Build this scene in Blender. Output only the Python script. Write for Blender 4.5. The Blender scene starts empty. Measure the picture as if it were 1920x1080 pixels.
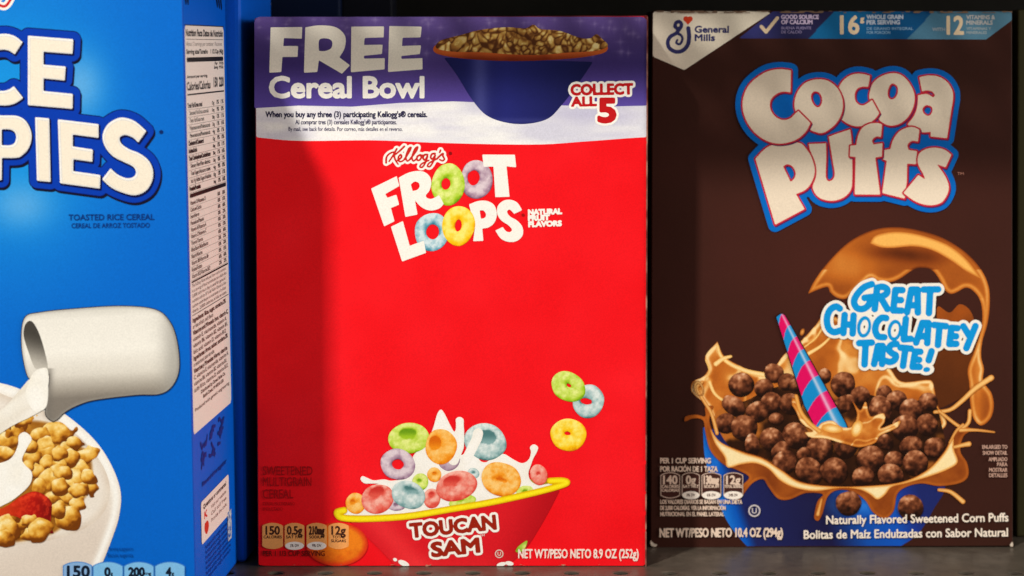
import bpy, bmesh, math, random
import numpy as np
from mathutils import Vector, Matrix

# ------------------------------------------------------------------ camera, world, light
SC = bpy.context.scene
COL = SC.collection
F = 4600.0                                   # focal length in photo pixels (1920 wide)
PITCH = math.atan(455.0 / F)
Y_RED = 1.19                                 # distance of the red box's foot
CAM_H = Y_RED * math.tan(PITCH + math.atan(522.0 / F))
CAM = np.array([0.0, 0.0, CAM_H])

cam_data = bpy.data.cameras.new("camera")
cam = bpy.data.objects.new("camera", cam_data)
COL.objects.link(cam)
cam.location = CAM
cam.rotation_euler = (math.pi / 2 - PITCH, 0, 0)
cam_data.sensor_width = 36.0
cam_data.lens = 36.0 * F / 1920.0
cam_data.clip_start = 0.05
cam_data.clip_end = 50.0
cam_data.dof.use_dof = True
cam_data.dof.focus_distance = 1.165
cam_data.dof.aperture_fstop = 9.0
SC.camera = cam

world = bpy.data.worlds.new("World")
SC.world = world
world.use_nodes = True
wb = world.node_tree.nodes["Background"]
wb.inputs[0].default_value = (1.0, 0.95, 0.88, 1)
wb.inputs[1].default_value = 0.30

SC.view_settings.view_transform = 'Standard'
SC.view_settings.look = 'None'
SC.view_settings.exposure = 0.0
SC.view_settings.gamma = 1.0
SC.cycles.use_denoising = True
SC.cycles.max_bounces = 6


def lamp(name, loc, target, energy, sx, sy, color):
    d = bpy.data.lights.new(name, 'AREA')
    d.shape = 'RECTANGLE'
    d.size, d.size_y = sx, sy
    d.energy = energy
    d.color = color
    o = bpy.data.objects.new(name, d)
    COL.objects.link(o)
    o.location = loc
    v = Vector(target) - Vector(loc)
    o.rotation_euler = v.to_track_quat('-Z', 'Y').to_euler()
    return o


# aisle lamp: up and to the left of the camera
KD = Vector((0.57, 1.0, -1.02)).normalized()
lamp("aisle_lamp", Vector((-0.02, 1.19, 0.14)) - KD * 2.4, (-0.02, 1.19, 0.14), 58.0, 0.13, 0.09, (1.0, 0.96, 0.89))
# added fill from the right, brightening the blue box's side and the shadows
lamp("fill_lamp", (2.2, 0.45, 0.62), (-0.1, 1.2, 0.14), 46.0, 1.2, 1.0, (1.0, 0.95, 0.88))


# ------------------------------------------------------------------ helpers: objects
def link(name, data, parent=None, loc=None):
    o = bpy.data.objects.new(name, data)
    COL.objects.link(o)
    if parent is not None:
        o.parent = parent
    if loc is not None:
        o.location = loc
    return o


def thing(name, label, cat, loc, group=None):
    o = link(name, None, None, loc)
    o.empty_display_size = 0.02
    o['label'] = label
    o['category'] = cat
    if group:
        o['group'] = group
    return o


def lin(c):
    c = np.clip(np.asarray(c, dtype=np.float64) / 255.0, 0, 1)
    return np.where(c <= 0.04045, c / 12.92, ((c + 0.055) / 1.055) ** 2.4)


ALB = 0.90


def print_material(name, rough, grain, coat=0.0, spec=0.3, bump=0.04):
    m = bpy.data.materials.new(name)
    m.use_nodes = True
    nt = m.node_tree
    b = nt.nodes["Principled BSDF"]
    at = nt.nodes.new("ShaderNodeAttribute")
    at.attribute_name = "ink"
    tc = nt.nodes.new("ShaderNodeTexCoord")
    no = nt.nodes.new("ShaderNodeTexNoise")
    no.inputs["Scale"].default_value = 1500.0
    no.inputs["Detail"].default_value = 2.0
    nt.links.new(tc.outputs["Object"], no.inputs["Vector"])
    mr = nt.nodes.new("ShaderNodeMapRange")
    mr.inputs["From Min"].default_value = 0.3
    mr.inputs["From Max"].default_value = 0.7
    mr.inputs["To Min"].default_value = 1.0 - grain
    mr.inputs["To Max"].default_value = 1.0 + grain
    nt.links.new(no.outputs["Fac"], mr.inputs["Value"])
    mu = nt.nodes.new("ShaderNodeVectorMath")
    mu.operation = 'SCALE'
    nt.links.new(at.outputs["Color"], mu.inputs[0])
    nt.links.new(mr.outputs["Result"], mu.inputs["Scale"])
    nt.links.new(mu.outputs["Vector"], b.inputs["Base Color"])
    b.inputs["Roughness"].default_value = rough
    b.inputs["Specular IOR Level"].default_value = spec
    b.inputs["Coat Weight"].default_value = coat
    b.inputs["Coat Roughness"].default_value = 0.25
    n2 = nt.nodes.new("ShaderNodeTexNoise")
    n2.inputs["Scale"].default_value = 38.0
    n2.inputs["Detail"].default_value = 3.0
    nt.links.new(tc.outputs["Object"], n2.inputs["Vector"])
    bp = nt.nodes.new("ShaderNodeBump")
    bp.inputs["Strength"].default_value = bump
    bp.inputs["Distance"].default_value = 0.004
    nt.links.new(n2.outputs["Fac"], bp.inputs["Height"])
    nt.links.new(bp.outputs["Normal"], b.inputs["Normal"])
    return m


INK = print_material("printed_card", 0.5, 0.065, spec=0.10, bump=0.08)


def plain_material(name, rgb, rough=0.6, metal=0.0, scale=60.0, var=0.25, bump=0.1, spec=0.3):
    m = bpy.data.materials.new(name)
    m.use_nodes = True
    nt = m.node_tree
    b = nt.nodes["Principled BSDF"]
    tc = nt.nodes.new("ShaderNodeTexCoord")
    no = nt.nodes.new("ShaderNodeTexNoise")
    no.inputs["Scale"].default_value = scale
    no.inputs["Detail"].default_value = 6.0
    no.inputs["Roughness"].default_value = 0.65
    nt.links.new(tc.outputs["Object"], no.inputs["Vector"])
    cr = nt.nodes.new("ShaderNodeValToRGB")
    e = cr.color_ramp.elements
    e[0].position, e[1].position = 0.3, 0.7
    e[0].color = tuple(c * (1 - var) for c in rgb) + (1,)
    e[1].color = tuple(c * (1 + var) for c in rgb) + (1,)
    nt.links.new(no.outputs["Fac"], cr.inputs["Fac"])
    nt.links.new(cr.outputs["Color"], b.inputs["Base Color"])
    b.inputs["Roughness"].default_value = rough
    b.inputs["Metallic"].default_value = metal
    b.inputs["Specular IOR Level"].default_value = spec
    bp = nt.nodes.new("ShaderNodeBump")
    bp.inputs["Strength"].default_value = bump
    bp.inputs["Distance"].default_value = 0.0006
    nt.links.new(no.outputs["Fac"], bp.inputs["Height"])
    nt.links.new(bp.outputs["Normal"], b.inputs["Normal"])
    return m


# ------------------------------------------------------------------ helpers: geometry of the place
CP_, SP_ = math.cos(PITCH), math.sin(PITCH)


def ray(px, py):
    px = np.asarray(px, float)
    py = np.asarray(py, float)
    x = (px - 960.0) / F
    y = -(py - 540.0) / F
    # camera looks along +Y pitched down
    return np.stack([x, CP_ + y * SP_, -SP_ + y * CP_], -1)


class Face:
    """A flat face of a carton: a point, a normal towards the viewer, and art coordinates laid on it."""

    def __init__(self, p, n):
        self.p = np.asarray(p, float)
        self.n = np.asarray(n, float) / np.linalg.norm(n)
        self.layer = 1
        self.parent = None
        self.base = np.zeros(3)
        self.bow = None                      # (x0, y0, x1, y1, metres): filled cartons belly out a little

    def map(self, x, y):
        r = ray(x, y)
        t = ((self.p - CAM) @ self.n) / (r @ self.n)
        P = CAM + r * t[..., None]
        if self.bow:
            x0, y0, x1, y1, b = self.bow
            u = np.clip((np.asarray(x, float) - x0) / (x1 - x0), 0, 1)
            v = np.clip((np.asarray(y, float) - y0) / (y1 - y0), 0, 1)
            P = P + self.n * (b * np.sin(math.pi * u) ** 0.8 * np.sin(math.pi * v) ** 0.8)[..., None]
        return P


class SideFace(Face):
    """Side of the blue carton: x runs back from the front edge, y down that edge."""

    def __init__(self, front, edge_top, edge_bottom, d, scale):
        self.a, self.b = edge_top, edge_bottom
        self.front, self.d, self.s = front, np.asarray(d, float), scale
        A = front.map(*edge_top)
        B = front.map(*edge_bottom)
        n = np.cross(B - A, self.d)
        if n[0] < 0:
            n = -n
        super().__init__(A, n)

    def map(self, x, y):
        x = np.asarray(x, float)
        y = np.asarray(y, float)
        ex = self.a[0] + (self.b[0] - self.a[0]) * (y - self.a[1]) / (self.b[1] - self.a[1])
        return self.front.map(ex, y) + x[..., None] * self.s * self.d


# ------------------------------------------------------------------ helpers: print shapes (signed distances, + inside)
def Z(ox, oy, s):
    def f(pts):
        return [(ox + p[0] / s, oy + p[1] / s) + tuple(p[2:]) for p in pts]
    return f


def poly(pts):
    return np.array([(p[0], p[1]) for p in pts], float)


def sp(pts, n=6, closed=True):
    """Catmull-Rom through the points; a third value marks a corner."""
    P = [np.array(p[:2], float) for p in pts]
    K = [len(p) > 2 for p in pts]
    N = len(P)
    out = []
    for i in range(N if closed else N - 1):
        j = (i + 1) % N
        p1, p2 = P[i], P[j]
        p0 = P[i - 1] if (closed or i > 0) else p1
        p3 = P[(j + 1) % N] if (closed or j + 1 < N) else p2
        t1 = (p2 - p0) * 0.5 if not K[i] else (p2 - p1) * 0.6
        t2 = (p3 - p1) * 0.5 if not K[j] else (p2 - p1) * 0.6
        if K[i] and K[j]:
            out.append(p1)
            continue
        L = np.linalg.norm(p2 - p1)
        for t in (t1, t2):
            l = np.linalg.norm(t)
            if l > 1.3 * L:
                t *= 1.3 * L / l
        for k in range(n):
            u = k / n
            u2, u3 = u * u, u * u * u
            out.append((2 * u3 - 3 * u2 + 1) * p1 + (u3 - 2 * u2 + u) * t1 + (-2 * u3 + 3 * u2) * p2 + (u3 - u2) * t2)
    if not closed:
        out.append(P[-1])
    return np.array(out)


def segs_of(loops):
    S = []
    for l in loops:
        S.append(np.concatenate([l, np.roll(l, -1, 0)], 1))
    return np.concatenate(S)


class Shape:
    def __init__(self, fn, bb):
        self.fn, self.bb = fn, bb

    def __call__(self, X, Y):
        return self.fn(X, Y)

    def grow(self, k, dx=0, dy=0):
        b = self.bb
        return Shape(lambda X, Y: self.fn(X - dx, Y - dy) + k, (b[0] - k + dx, b[1] - k + dy, b[2] + k + dx, b[3] + k + dy))

    def __or__(self, o):
        a, b = self.bb, o.bb
        return Shape(lambda X, Y: np.maximum(self.fn(X, Y), o.fn(X, Y)), (min(a[0], b[0]), min(a[1], b[1]), max(a[2], b[2]), max(a[3], b[3])))

    def __and__(self, o):
        a, b = self.bb, o.bb
        return Shape(lambda X, Y: np.minimum(self.fn(X, Y), o.fn(X, Y)), (max(a[0], b[0]), max(a[1], b[1]), min(a[2], b[2]), min(a[3], b[3])))

    def __sub__(self, o):
        return Shape(lambda X, Y: np.minimum(self.fn(X, Y), -o.fn(X, Y)), self.bb)


def seg_dist(X, Y, S):
    shp = X.shape
    x, y = X.ravel(), Y.ravel()
    best = np.full(x.shape, 1e18)
    par = np.zeros(x.shape, bool)
    for ax, ay, bx, by in S:
        dx, dy = bx - ax, by - ay
        l2 = dx * dx + dy * dy
        if l2 < 1e-12:
            continue
        t = np.clip(((x - ax) * dx + (y - ay) * dy) / l2, 0, 1)
        ex, ey = x - ax - t * dx, y - ay - t * dy
        np.minimum(best, ex * ex + ey * ey, out=best)
        if dy != 0:
            c = (ay > y) != (by > y)
            par ^= c & (x < (y - ay) * dx / dy + ax)
    return np.sqrt(best).reshape(shp), par.reshape(shp)


def area(*loops):
    loops = [poly(l) if not isinstance(l, np.ndarray) else l for l in loops]
    S = segs_of(loops)
    A = np.concatenate(loops)

    def fn(X, Y):
        d, p = seg_dist(X, Y, S)
        return np.where(p, d, -d)
    return Shape(fn, (A[:, 0].min(), A[:, 1].min(), A[:, 0].max(), A[:, 1].max()))


def stroke(pts, r, r2=None, smooth=True, n=6):
    """A line of round-ended width along the points (r may run to r2)."""
    L = sp(pts, n, closed=False) if smooth and len(pts) > 2 else poly(pts)
    R = np.linspace(r, r if r2 is None else r2, len(L))

    def fn(X, Y):
        best = np.full(X.shape, -1e9)
        for i in range(len(L) - 1):
            ax, ay = L[i]
            dx, dy = L[i + 1] - L[i]
            l2 = dx * dx + dy * dy + 1e-12
            t = np.clip(((X - ax) * dx + (Y - ay) * dy) / l2, 0, 1)
            d = np.hypot(X - ax - t * dx, Y - ay - t * dy)
            best = np.maximum(best, R[i] + (R[i + 1] - R[i]) * t - d)
        return best
    m = max(r, r2 or 0)
    return Shape(fn, (L[:, 0].min() - m, L[:, 1].min() - m, L[:, 0].max() + m, L[:, 1].max() + m))


def union(shapes):
    s = shapes[0]
    for o in shapes[1:]:
        s = s | o
    return s


def ell(cx, cy, rx, ry, a=0.0, rough=0.0, seed=0):
    ca, sa = math.cos(math.radians(a)), math.sin(math.radians(a))

    def fn(X, Y):
        x = (X - cx) * ca + (Y - cy) * sa
        y = -(X - cx) * sa + (Y - cy) * ca
        r = np.hypot(x / rx, y / ry)
        if rough:
            r = r * (1 + rough * (noise(X, Y, min(rx, ry) * 0.8, seed) - 0.5))
        return (1 - r) * min(rx, ry)
    m = max(rx, ry) * (1 + rough)
    return Shape(fn, (cx - m, cy - m, cx + m, cy + m))


def rrect(x0, y0, x1, y1, r):
    cx, cy, hx, hy = (x0 + x1) / 2, (y0 + y1) / 2, (x1 - x0) / 2, (y1 - y0) / 2

    def fn(X, Y):
        qx, qy = np.abs(X - cx) - hx + r, np.abs(Y - cy) - hy + r
        return r - np.hypot(np.maximum(qx, 0), np.maximum(qy, 0)) - np.minimum(np.maximum(qx, qy), 0)
    return Shape(fn, (x0, y0, x1, y1))


_LAT = {}


def noise(X, Y, scale, seed=0):
    """Smooth value noise 0..1 with cells SCALE photo pixels wide."""
    g = _LAT.get(seed)
    if g is None:
        g = _LAT[seed] = np.random.RandomState(1000 + seed).rand(128, 128)
    x, y = np.asarray(X) / scale, np.asarray(Y) / scale
    xi, yi = np.floor(x).astype(int), np.floor(y).astype(int)
    fx, fy = x - xi, y - yi
    fx, fy = fx * fx * (3 - 2 * fx), fy * fy * (3 - 2 * fy)
    a = g[xi % 128, yi % 128] * (1 - fx) + g[(xi + 1) % 128, yi % 128] * fx
    b = g[xi % 128, (yi + 1) % 128] * (1 - fx) + g[(xi + 1) % 128, (yi + 1) % 128] * fx
    return a * (1 - fy) + b * fy


def fbm(X, Y, scale, seed=0, oct=3):
    s, a, t = 0, 1.0, 0
    for o in range(oct):
        s = s + a * noise(X, Y, scale / 2 ** o, seed + o * 7)
        t += a
        a *= 0.55
    return s / t


def mix(a, b, t):
    t = np.clip(np.asarray(t, float), 0, 1)[..., None]
    return np.asarray(a, float) * (1 - t) + np.asarray(b, float) * t


def ramp(t, *stops):
    """stops: (position, (r, g, b))"""
    out = np.broadcast_to(np.asarray(stops[0][1], float), np.shape(t) + (3,)).copy()
    for (p0, c0), (p1, c1) in zip(stops, stops[1:]):
        k = np.clip((t - p0) / (p1 - p0), 0, 1)[..., None]
        out = np.where((t >= p0)[..., None], np.asarray(c0) * (1 - k) + np.asarray(c1) * k, out)
    return out


def sstep(a, b, x):
    t = np.clip((x - a) / (b - a), 0, 1)
    return t * t * (3 - 2 * t)


# polygon walks of marching squares (corners 0-3, edge crossings 4-7)
_CASES = {}
for _c in range(1, 16):
    w = []
    for k in range(4):
        if _c >> k & 1:
            w.append(k)
        if (_c >> k & 1) != (_c >> ((k + 1) % 4) & 1):
            w.append(4 + k)
    _CASES[_c] = w[::-1]


def mesh_from(verts, polys, cols):
    me = bpy.data.meshes.new("sheet")
    n = len(verts)
    me.vertices.add(n)
    me.vertices.foreach_set("co", np.ascontiguousarray(verts, np.float32).ravel())
    flat = np.concatenate([p.ravel() for p in polys])
    starts, o = [], 0
    for p in polys:
        starts.append(o + np.arange(len(p)) * p.shape[1])
        o += p.size
    starts = np.concatenate(starts)
    me.loops.add(len(flat))
    me.loops.foreach_set("vertex_index", flat.astype(np.int32))
    me.polygons.add(len(starts))
    me.polygons.foreach_set("loop_start", starts.astype(np.int32))
    me.update(calc_edges=True)
    at = me.color_attributes.new("ink", 'FLOAT_COLOR', 'POINT')
    rgba = np.ones((n, 4), np.float32)
    rgba[:, :3] = cols
    at.data.foreach_set("color", rgba.ravel())
    return me


def colours(color, x, y, d):
    c = color(x, y, d) if callable(color) else np.broadcast_to(np.asarray(color, float), (len(x), 3))
    return lin(c) * ALB


LAY = 7e-6                                   # each ink lies this much above the one before


def sheet(name, face, shape, color, step=2.0, parent=None, mat=None, label=None, top=False):
    """Ink of one shape on a face: a thin mesh with a crisp outline and the print's own colours."""
    x0, y0, x1, y1 = shape.bb
    xs = np.arange(x0 - step * 1.3, x1 + step * 2.3, step)
    ys = np.arange(y0 - step * 1.3, y1 + step * 2.3, step)
    X, Y = np.meshgrid(xs, ys)
    D = shape(X, Y)
    I = D > 0
    if not I.any():
        return None
    vid = np.full(D.shape, -1)
    ni = int(I.sum())
    vid[I] = np.arange(ni)
    VX, VY, VD = [X[I]], [Y[I]], [D[I]]
    H = I[:, :-1] != I[:, 1:]
    hid = np.full(H.shape, -1)
    nh = int(H.sum())
    hid[H] = ni + np.arange(nh)
    a, b = D[:, :-1][H], D[:, 1:][H]
    t = np.clip(a / (a - b), 0.02, 0.98)
    VX.append(X[:, :-1][H] + t * step)
    VY.append(Y[:, :-1][H])
    VD.append(np.zeros(nh))
    V = I[:-1] != I[1:]
    wid = np.full(V.shape, -1)
    nv = int(V.sum())
    wid[V] = ni + nh + np.arange(nv)
    a, b = D[:-1][V], D[1:][V]
    t = np.clip(a / (a - b), 0.02, 0.98)
    VX.append(X[:-1][V])
    VY.append(Y[:-1][V] + t * step)
    VD.append(np.zeros(nv))
    case = I[:-1, :-1] * 1 + I[:-1, 1:] * 2 + I[1:, 1:] * 4 + I[1:, :-1] * 8
    refs = [vid[:-1, :-1], vid[:-1, 1:], vid[1:, 1:], vid[1:, :-1], hid[:-1, :], wid[:, 1:], hid[1:, :], wid[:, :-1]]
    polys = {}
    for c, w in _CASES.items():
        m = case == c
        if m.any():
            polys.setdefault(len(w), []).append(np.stack([refs[k][m] for k in w], 1))
    polys = [np.concatenate(v) for v in polys.values()]
    x, y, d = np.concatenate(VX), np.concatenate(VY), np.concatenate(VD)
    P = face.map(x, y) + face.n * ((face.layer - 0.5 * top) * LAY) - face.base
    if not top:
        face.layer += 1
    me = mesh_from(P, polys, colours(color, x, y, d))
    me.materials.append(mat or INK)
    o = link(name, me, parent or face.parent)
    if label:
        o['label'] = label
    return o


# ------------------------------------------------------------------ helpers: lettering from the built-in font
_GLY = {}


def font_mesh(s):
    if s in _GLY:
        return _GLY[s]
    cu = bpy.data.curves.new("lettering", 'FONT')
    cu.body = s
    cu.size = 1.0
    cu.resolution_u = 3
    o = bpy.data.objects.new("lettering_source", cu)
    COL.objects.link(o)
    dg = bpy.context.evaluated_depsgraph_get()
    me = bpy.data.meshes.new_from_object(o.evaluated_get(dg))
    v = np.zeros(len(me.vertices) * 3)
    me.vertices.foreach_get("co", v)
    v = v.reshape(-1, 3)[:, :2]
    f = [tuple(p.vertices) for p in me.polygons]
    cnt = {}
    for p in f:
        for i in range(len(p)):
            e = (p[i], p[(i + 1) % len(p)])
            k = (min(e), max(e))
            cnt[k] = cnt.get(k, 0) + 1
    seg = np.array([np.concatenate([v[a], v[b]]) for (a, b), c in cnt.items() if c == 1])
    bpy.data.objects.remove(o)
    bpy.data.curves.remove(cu)
    bpy.data.meshes.remove(me)
    _GLY[s] = (v, f, seg)
    return _GLY[s]


_CAPH = None


def cap_height():
    global _CAPH
    if _CAPH is None:
        v = font_mesh("H")[0]
        _CAPH = v[:, 1].max() - v[:, 1].min()
    return _CAPH


def text_frame(s, a, b, cap, shear):
    v, f, seg = font_mesh(s)
    x0, x1 = v[:, 0].min(), v[:, 0].max()
    a = np.array(a, float)
    b = np.array(b, float)
    ux = (b - a) / (x1 - x0)
    L = np.linalg.norm(b - a)
    uy = np.array([(b - a)[1], -(b - a)[0]]) / L * cap / cap_height()
    if shear:
        uy = uy + (b - a) / L * shear * cap / cap_height()

    def tr(p):
        return a + (p[..., :1] - x0) * ux + p[..., 1:2] * uy
    return tr


def text_shape(s, a, b, cap, shear=0.0, bold=0.0):
    tr = text_frame(s, a, b, cap, shear)
    seg = font_mesh(s)[2]
    S = np.concatenate([tr(seg[:, :2]), tr(seg[:, 2:])], 1)

    def fn(X, Y):
        d, p = seg_dist(X, Y, S)
        return np.where(p, d, -d) + bold
    bb = (min(S[:, 0].min(), S[:, 2].min()) - bold, min(S[:, 1].min(), S[:, 3].min()) - bold,
          max(S[:, 0].max(), S[:, 2].max()) + bold, max(S[:, 1].max(), S[:, 3].max()) + bold)
    return Shape(fn, bb)


def text(face, s, a, b, cap, color, shear=0.0, bold=0.0, name="lettering", parent=None):
    """One line of lettering from point A to point B of its baseline, CAP pixels tall."""
    if bold:
        return sheet(name, face, text_shape(s, a, b, cap, shear, bold), color, step=max(0.7, min(1.6, cap / 14)), parent=parent, top=True)
    tr = text_frame(s, a, b, cap, shear)
    v, f, seg = font_mesh(s)
    p = tr(v)
    P = face.map(p[:, 0], p[:, 1]) + face.n * ((face.layer - 0.5) * LAY) - face.base
    by = {}
    for q in f:
        by.setdefault(len(q), []).append(q)
    me = mesh_from(P, [np.array(q) for q in by.values()], colours(color, p[:, 0], p[:, 1], np.ones(len(p))))
    me.materials.append(INK)
    return link(name, me, parent or face.parent)


# ------------------------------------------------------------------ cartons
def carton(parent, corners, depth_vec, rgb, bevel=0.0012):
    """Folded card body: four front corners (world) pushed back by depth_vec."""
    bm = bmesh.new()
    base = np.array(parent.location)
    fr = [bm.verts.new(c - base) for c in corners]
    bk = [bm.verts.new(c + depth_vec - base) for c in corners]
    bm.faces.new(fr[::-1])
    bm.faces.new(bk)
    for i in range(4):
        j = (i + 1) % 4
        bm.faces.new([fr[i], fr[j], bk[j], bk[i]])
    bmesh.ops.recalc_face_normals(bm, faces=bm.faces)
    bmesh.ops.bevel(bm, geom=list(bm.edges), offset=bevel, segments=3, profile=0.6, affect='EDGES', clamp_overlap=True)
    me = bpy.data.meshes.new("carton")
    bm.to_mesh(me)
    bm.free()
    at = me.color_attributes.new("ink", 'FLOAT_COLOR', 'POINT')
    c = np.ones((len(me.vertices), 4), np.float32)
    c[:, :3] = lin(rgb) * ALB
    at.data.foreach_set("color", c.ravel())
    me.materials.append(INK)
    return link("carton", me, parent)


def rect_shape(x0, y0, x1, y1):
    return rrect(x0, y0, x1, y1, 0.01)


def quad_shape(c, r):
    """Face outline from its four picture corners, inset and rounded by r."""
    return area(poly(c)).grow(-r).grow(r - 0.6)


# ------------------------------------------------------------------ shelf
STEEL = plain_material("dark_painted_steel", (0.070, 0.057, 0.043), rough=0.38, scale=90.0, var=0.3, bump=0.25, spec=0.4)
BLACK = plain_material("black_backing", (0.012, 0.011, 0.009), rough=0.8, scale=20.0, var=0.3, spec=0.1)  # near-black colour stands in for the shade behind and under the shelf

shelf = thing("metal_shelf", "dark perforated metal shelf carrying the row of cereal boxes", "shelf", (0, 1.25, 0))


def mesh_obj(name, verts, faces, mat, parent, base):
    me = bpy.data.meshes.new(name)
    me.from_pydata([tuple(np.array(v) - base) for v in verts], [], faces)
    me.materials.append(mat)
    me.update()
    return link(name, me, parent)


def box_mesh(name, lo, hi, mat, parent, bevel=0.0015):
    bm = bmesh.new()
    bmesh.ops.create_cube(bm, size=1.0)
    base = np.array(parent.location)
    for v in bm.verts:
        for i in range(3):
            v.co[i] = (lo[i] if v.co[i] < 0 else hi[i]) - base[i]
    bmesh.ops.bevel(bm, geom=list(bm.edges), offset=bevel, segments=2, affect='EDGES', clamp_overlap=True)
    me = bpy.data.meshes.new(name)
    bm.to_mesh(me)
    bm.free()
    me.materials.append(mat)
    return link(name, me, parent)


def perforated(name, z, x0, nx, rows, y_lo, y_hi, mat, parent, pitch=0.0240, r=0.0037, sy=1.0):
    """Sheet of steel with rows of punched holes, each hole with its rolled rim and wall."""
    V, Fc = [], []

    def quad(a, b, c, d):
        i = len(V)
        V.extend([a, b, c, d])
        Fc.append((i, i + 1, i + 2, i + 3))
    x1 = x0 + nx * pitch
    edges = [y_lo]
    for y in rows:
        edges += [y - pitch / 2, y + pitch / 2]
    edges.append(y_hi)
    for k in range(0, len(edges), 2):
        quad((x0, edges[k], z), (x1, edges[k], z), (x1, edges[k + 1], z), (x0, edges[k + 1], z))
    N = 24
    for y in rows:
        for i in range(nx):
            cx = x0 + (i + 0.5) * pitch
            o = len(V)
            for k in range(N):
                a = 2 * math.pi * k / N
                c, s = math.cos(a), math.sin(a)
                q = pitch / 2 / max(abs(c), abs(s))
                V.append((cx + q * c, y + q * s, z))
                V.append((cx + r * 1.25 * c, y + r * 1.22 * s * sy, z))
                V.append((cx + r * c, y + r * s * sy, z - 0.0004))
                V.append((cx + r * c, y + r * s * sy, z - 0.0016))
            for k in range(N):
                p, q = o + 4 * k, o + 4 * ((k + 1) % N)
                for t in range(3):
                    Fc.append((p + t, q + t, q + t + 1, p + t + 1))
    return mesh_obj(name, V, Fc, mat, parent, np.array(parent.location))


perforated("shelf_deck", 0.0, -0.1150 - 0.0240 * 24.5, 50, [1.1025, 1.175, 1.2475, 1.32, 1.3925], 1.03, 1.45, STEEL, shelf)
box_mesh("shelf_lip", (-0.703, 1.024, -0.035), (0.497, 1.03, 0.0), STEEL, shelf)
box_mesh("light_block", (-0.703, 1.03, -0.05), (0.497, 1.45, -0.04), BLACK, shelf)  # added panel under the deck, keeps ambient light out of its holes
box_mesh("back_panel", (-0.9, 1.452, -0.05), (0.9, 1.46, 0.43), BLACK, shelf)

upper = thing("upper_shelf", "dark steel shelf above the boxes that shades their tops", "shelf", (0, 1.25, 0.425))
perforated("shelf_deck", 0.425, -0.1090 - 0.0240 * 40.5, 80, [1.029, 1.065], 1.0, 1.452, STEEL, upper, r=0.0042, sy=2.1)  # unseen slots lengthened and lined up to throw light patches on the boxes
box_mesh("shelf_lip", (-1.087, 0.994, 0.425), (0.833, 1.0, 0.442), STEEL, upper)

# ------------------------------------------------------------------ where the cartons stand
YAW = math.radians(2.95)
BACK = np.array([math.sin(YAW), math.cos(YAW), 0.0])          # depth direction of the blue cartons


def ground_point(px, py):
    r = ray(px, py)
    return CAM + r * (-CAM[2] / r[2])


# red box
RED_LEAN = math.radians(1.2)
fr = Face((0, Y_RED, 0), (0, -math.cos(RED_LEAN), math.sin(RED_LEAN)))
RED_C = [(477, 33.5), (1215.5, 28.5), (1212.5, 1063), (483, 1063)]
red_world = [fr.map(*c) for c in RED_C]
red_box = thing("cereal_box", "bright red cereal box with a purple free bowl banner, standing in the middle", "cereal box",
                (float(np.mean([c[0] for c in red_world])), Y_RED + 0.03, 0.0), "cereal boxes on the shelf")
# brown box
Y_BROWN = 1.2362
BROWN_LEAN = math.radians(1.6)
fb = Face((0, Y_BROWN, 0), (0, -math.cos(BROWN_LEAN), math.sin(BROWN_LEAN)))
BROWN_C = [(1222.5, 19.5), (1898, 20.5), (1899.5, 1025), (1219, 1028.5)]
brown_world = [fb.map(*c) for c in BROWN_C]
brown_box = thing("cereal_box", "dark brown chocolate cereal box with a cocoa milk splash, at the right", "cereal box",
                  (float(np.mean([c[0] for c in brown_world])), Y_BROWN + 0.03, 0.0), "cereal boxes on the shelf")
for wl, f in ((red_world, fr), (brown_world, fb)):             # feet on the shelf, still in the plane of the face
    for k in (2, 3):
        wl[k] = np.array([wl[k][0], f.p[1] - 0.0002 * f.n[2] / f.n[1], 0.0002])
    for k in range(4):
        wl[k] = wl[k] - f.n * 2e-5
# blue box
FOOT = ground_point(368, 1155)
fl = Face(FOOT, -BACK)
E_TOP, E_BOT = (342.3, 0.0), (368.0, 1155.0)
DEPTH = 0.112


def edge_px(y):
    return E_TOP[0] + (E_BOT[0] - E_TOP[0]) * (y - E_TOP[1]) / (E_BOT[1] - E_TOP[1])


U_BLUE = np.array([math.cos(YAW), -math.sin(YAW), 0.0])
top_r = fl.map(edge_px(-70), -70)
blue_world = [top_r - U_BLUE * 0.235, top_r, fl.map(*E_BOT), fl.map(*E_BOT) - U_BLUE * 0.235]
for k in (2, 3):
    blue_world[k] = blue_world[k].copy()
    blue_world[k][2] = 0.0002
blue_world = [c + BACK * 2e-5 for c in blue_world]
blue_box = thing("cereal_box", "big bright blue rice cereal box showing its nutrition panel, at the left", "cereal box",
                 (float(FOOT[0] - 0.11), float(FOOT[1] + 0.05), 0.0), "cereal boxes on the shelf")
fs = SideFace(fl, E_TOP, E_BOT, BACK, DEPTH / 428.0)

for face, box, corners, dv, rgb in (
        (fr, red_box, red_world, np.array([0, 0.055, 0]), (104, 34, 34)),
        (fb, brown_box, brown_world, np.array([0, 0.055, 0]), (58, 36, 28)),
        (fl, blue_box, blue_world, BACK * DEPTH, (4, 84, 200))):
    face.base = np.array(box.location)
    carton(box, corners, dv, rgb)
    face.parent = box
fs.base = fl.base
fr.bow = (477, 30, 1214, 1062, 0.0014)
fb.bow = (1220, 20, 1899, 1026, 0.0014)

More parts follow.
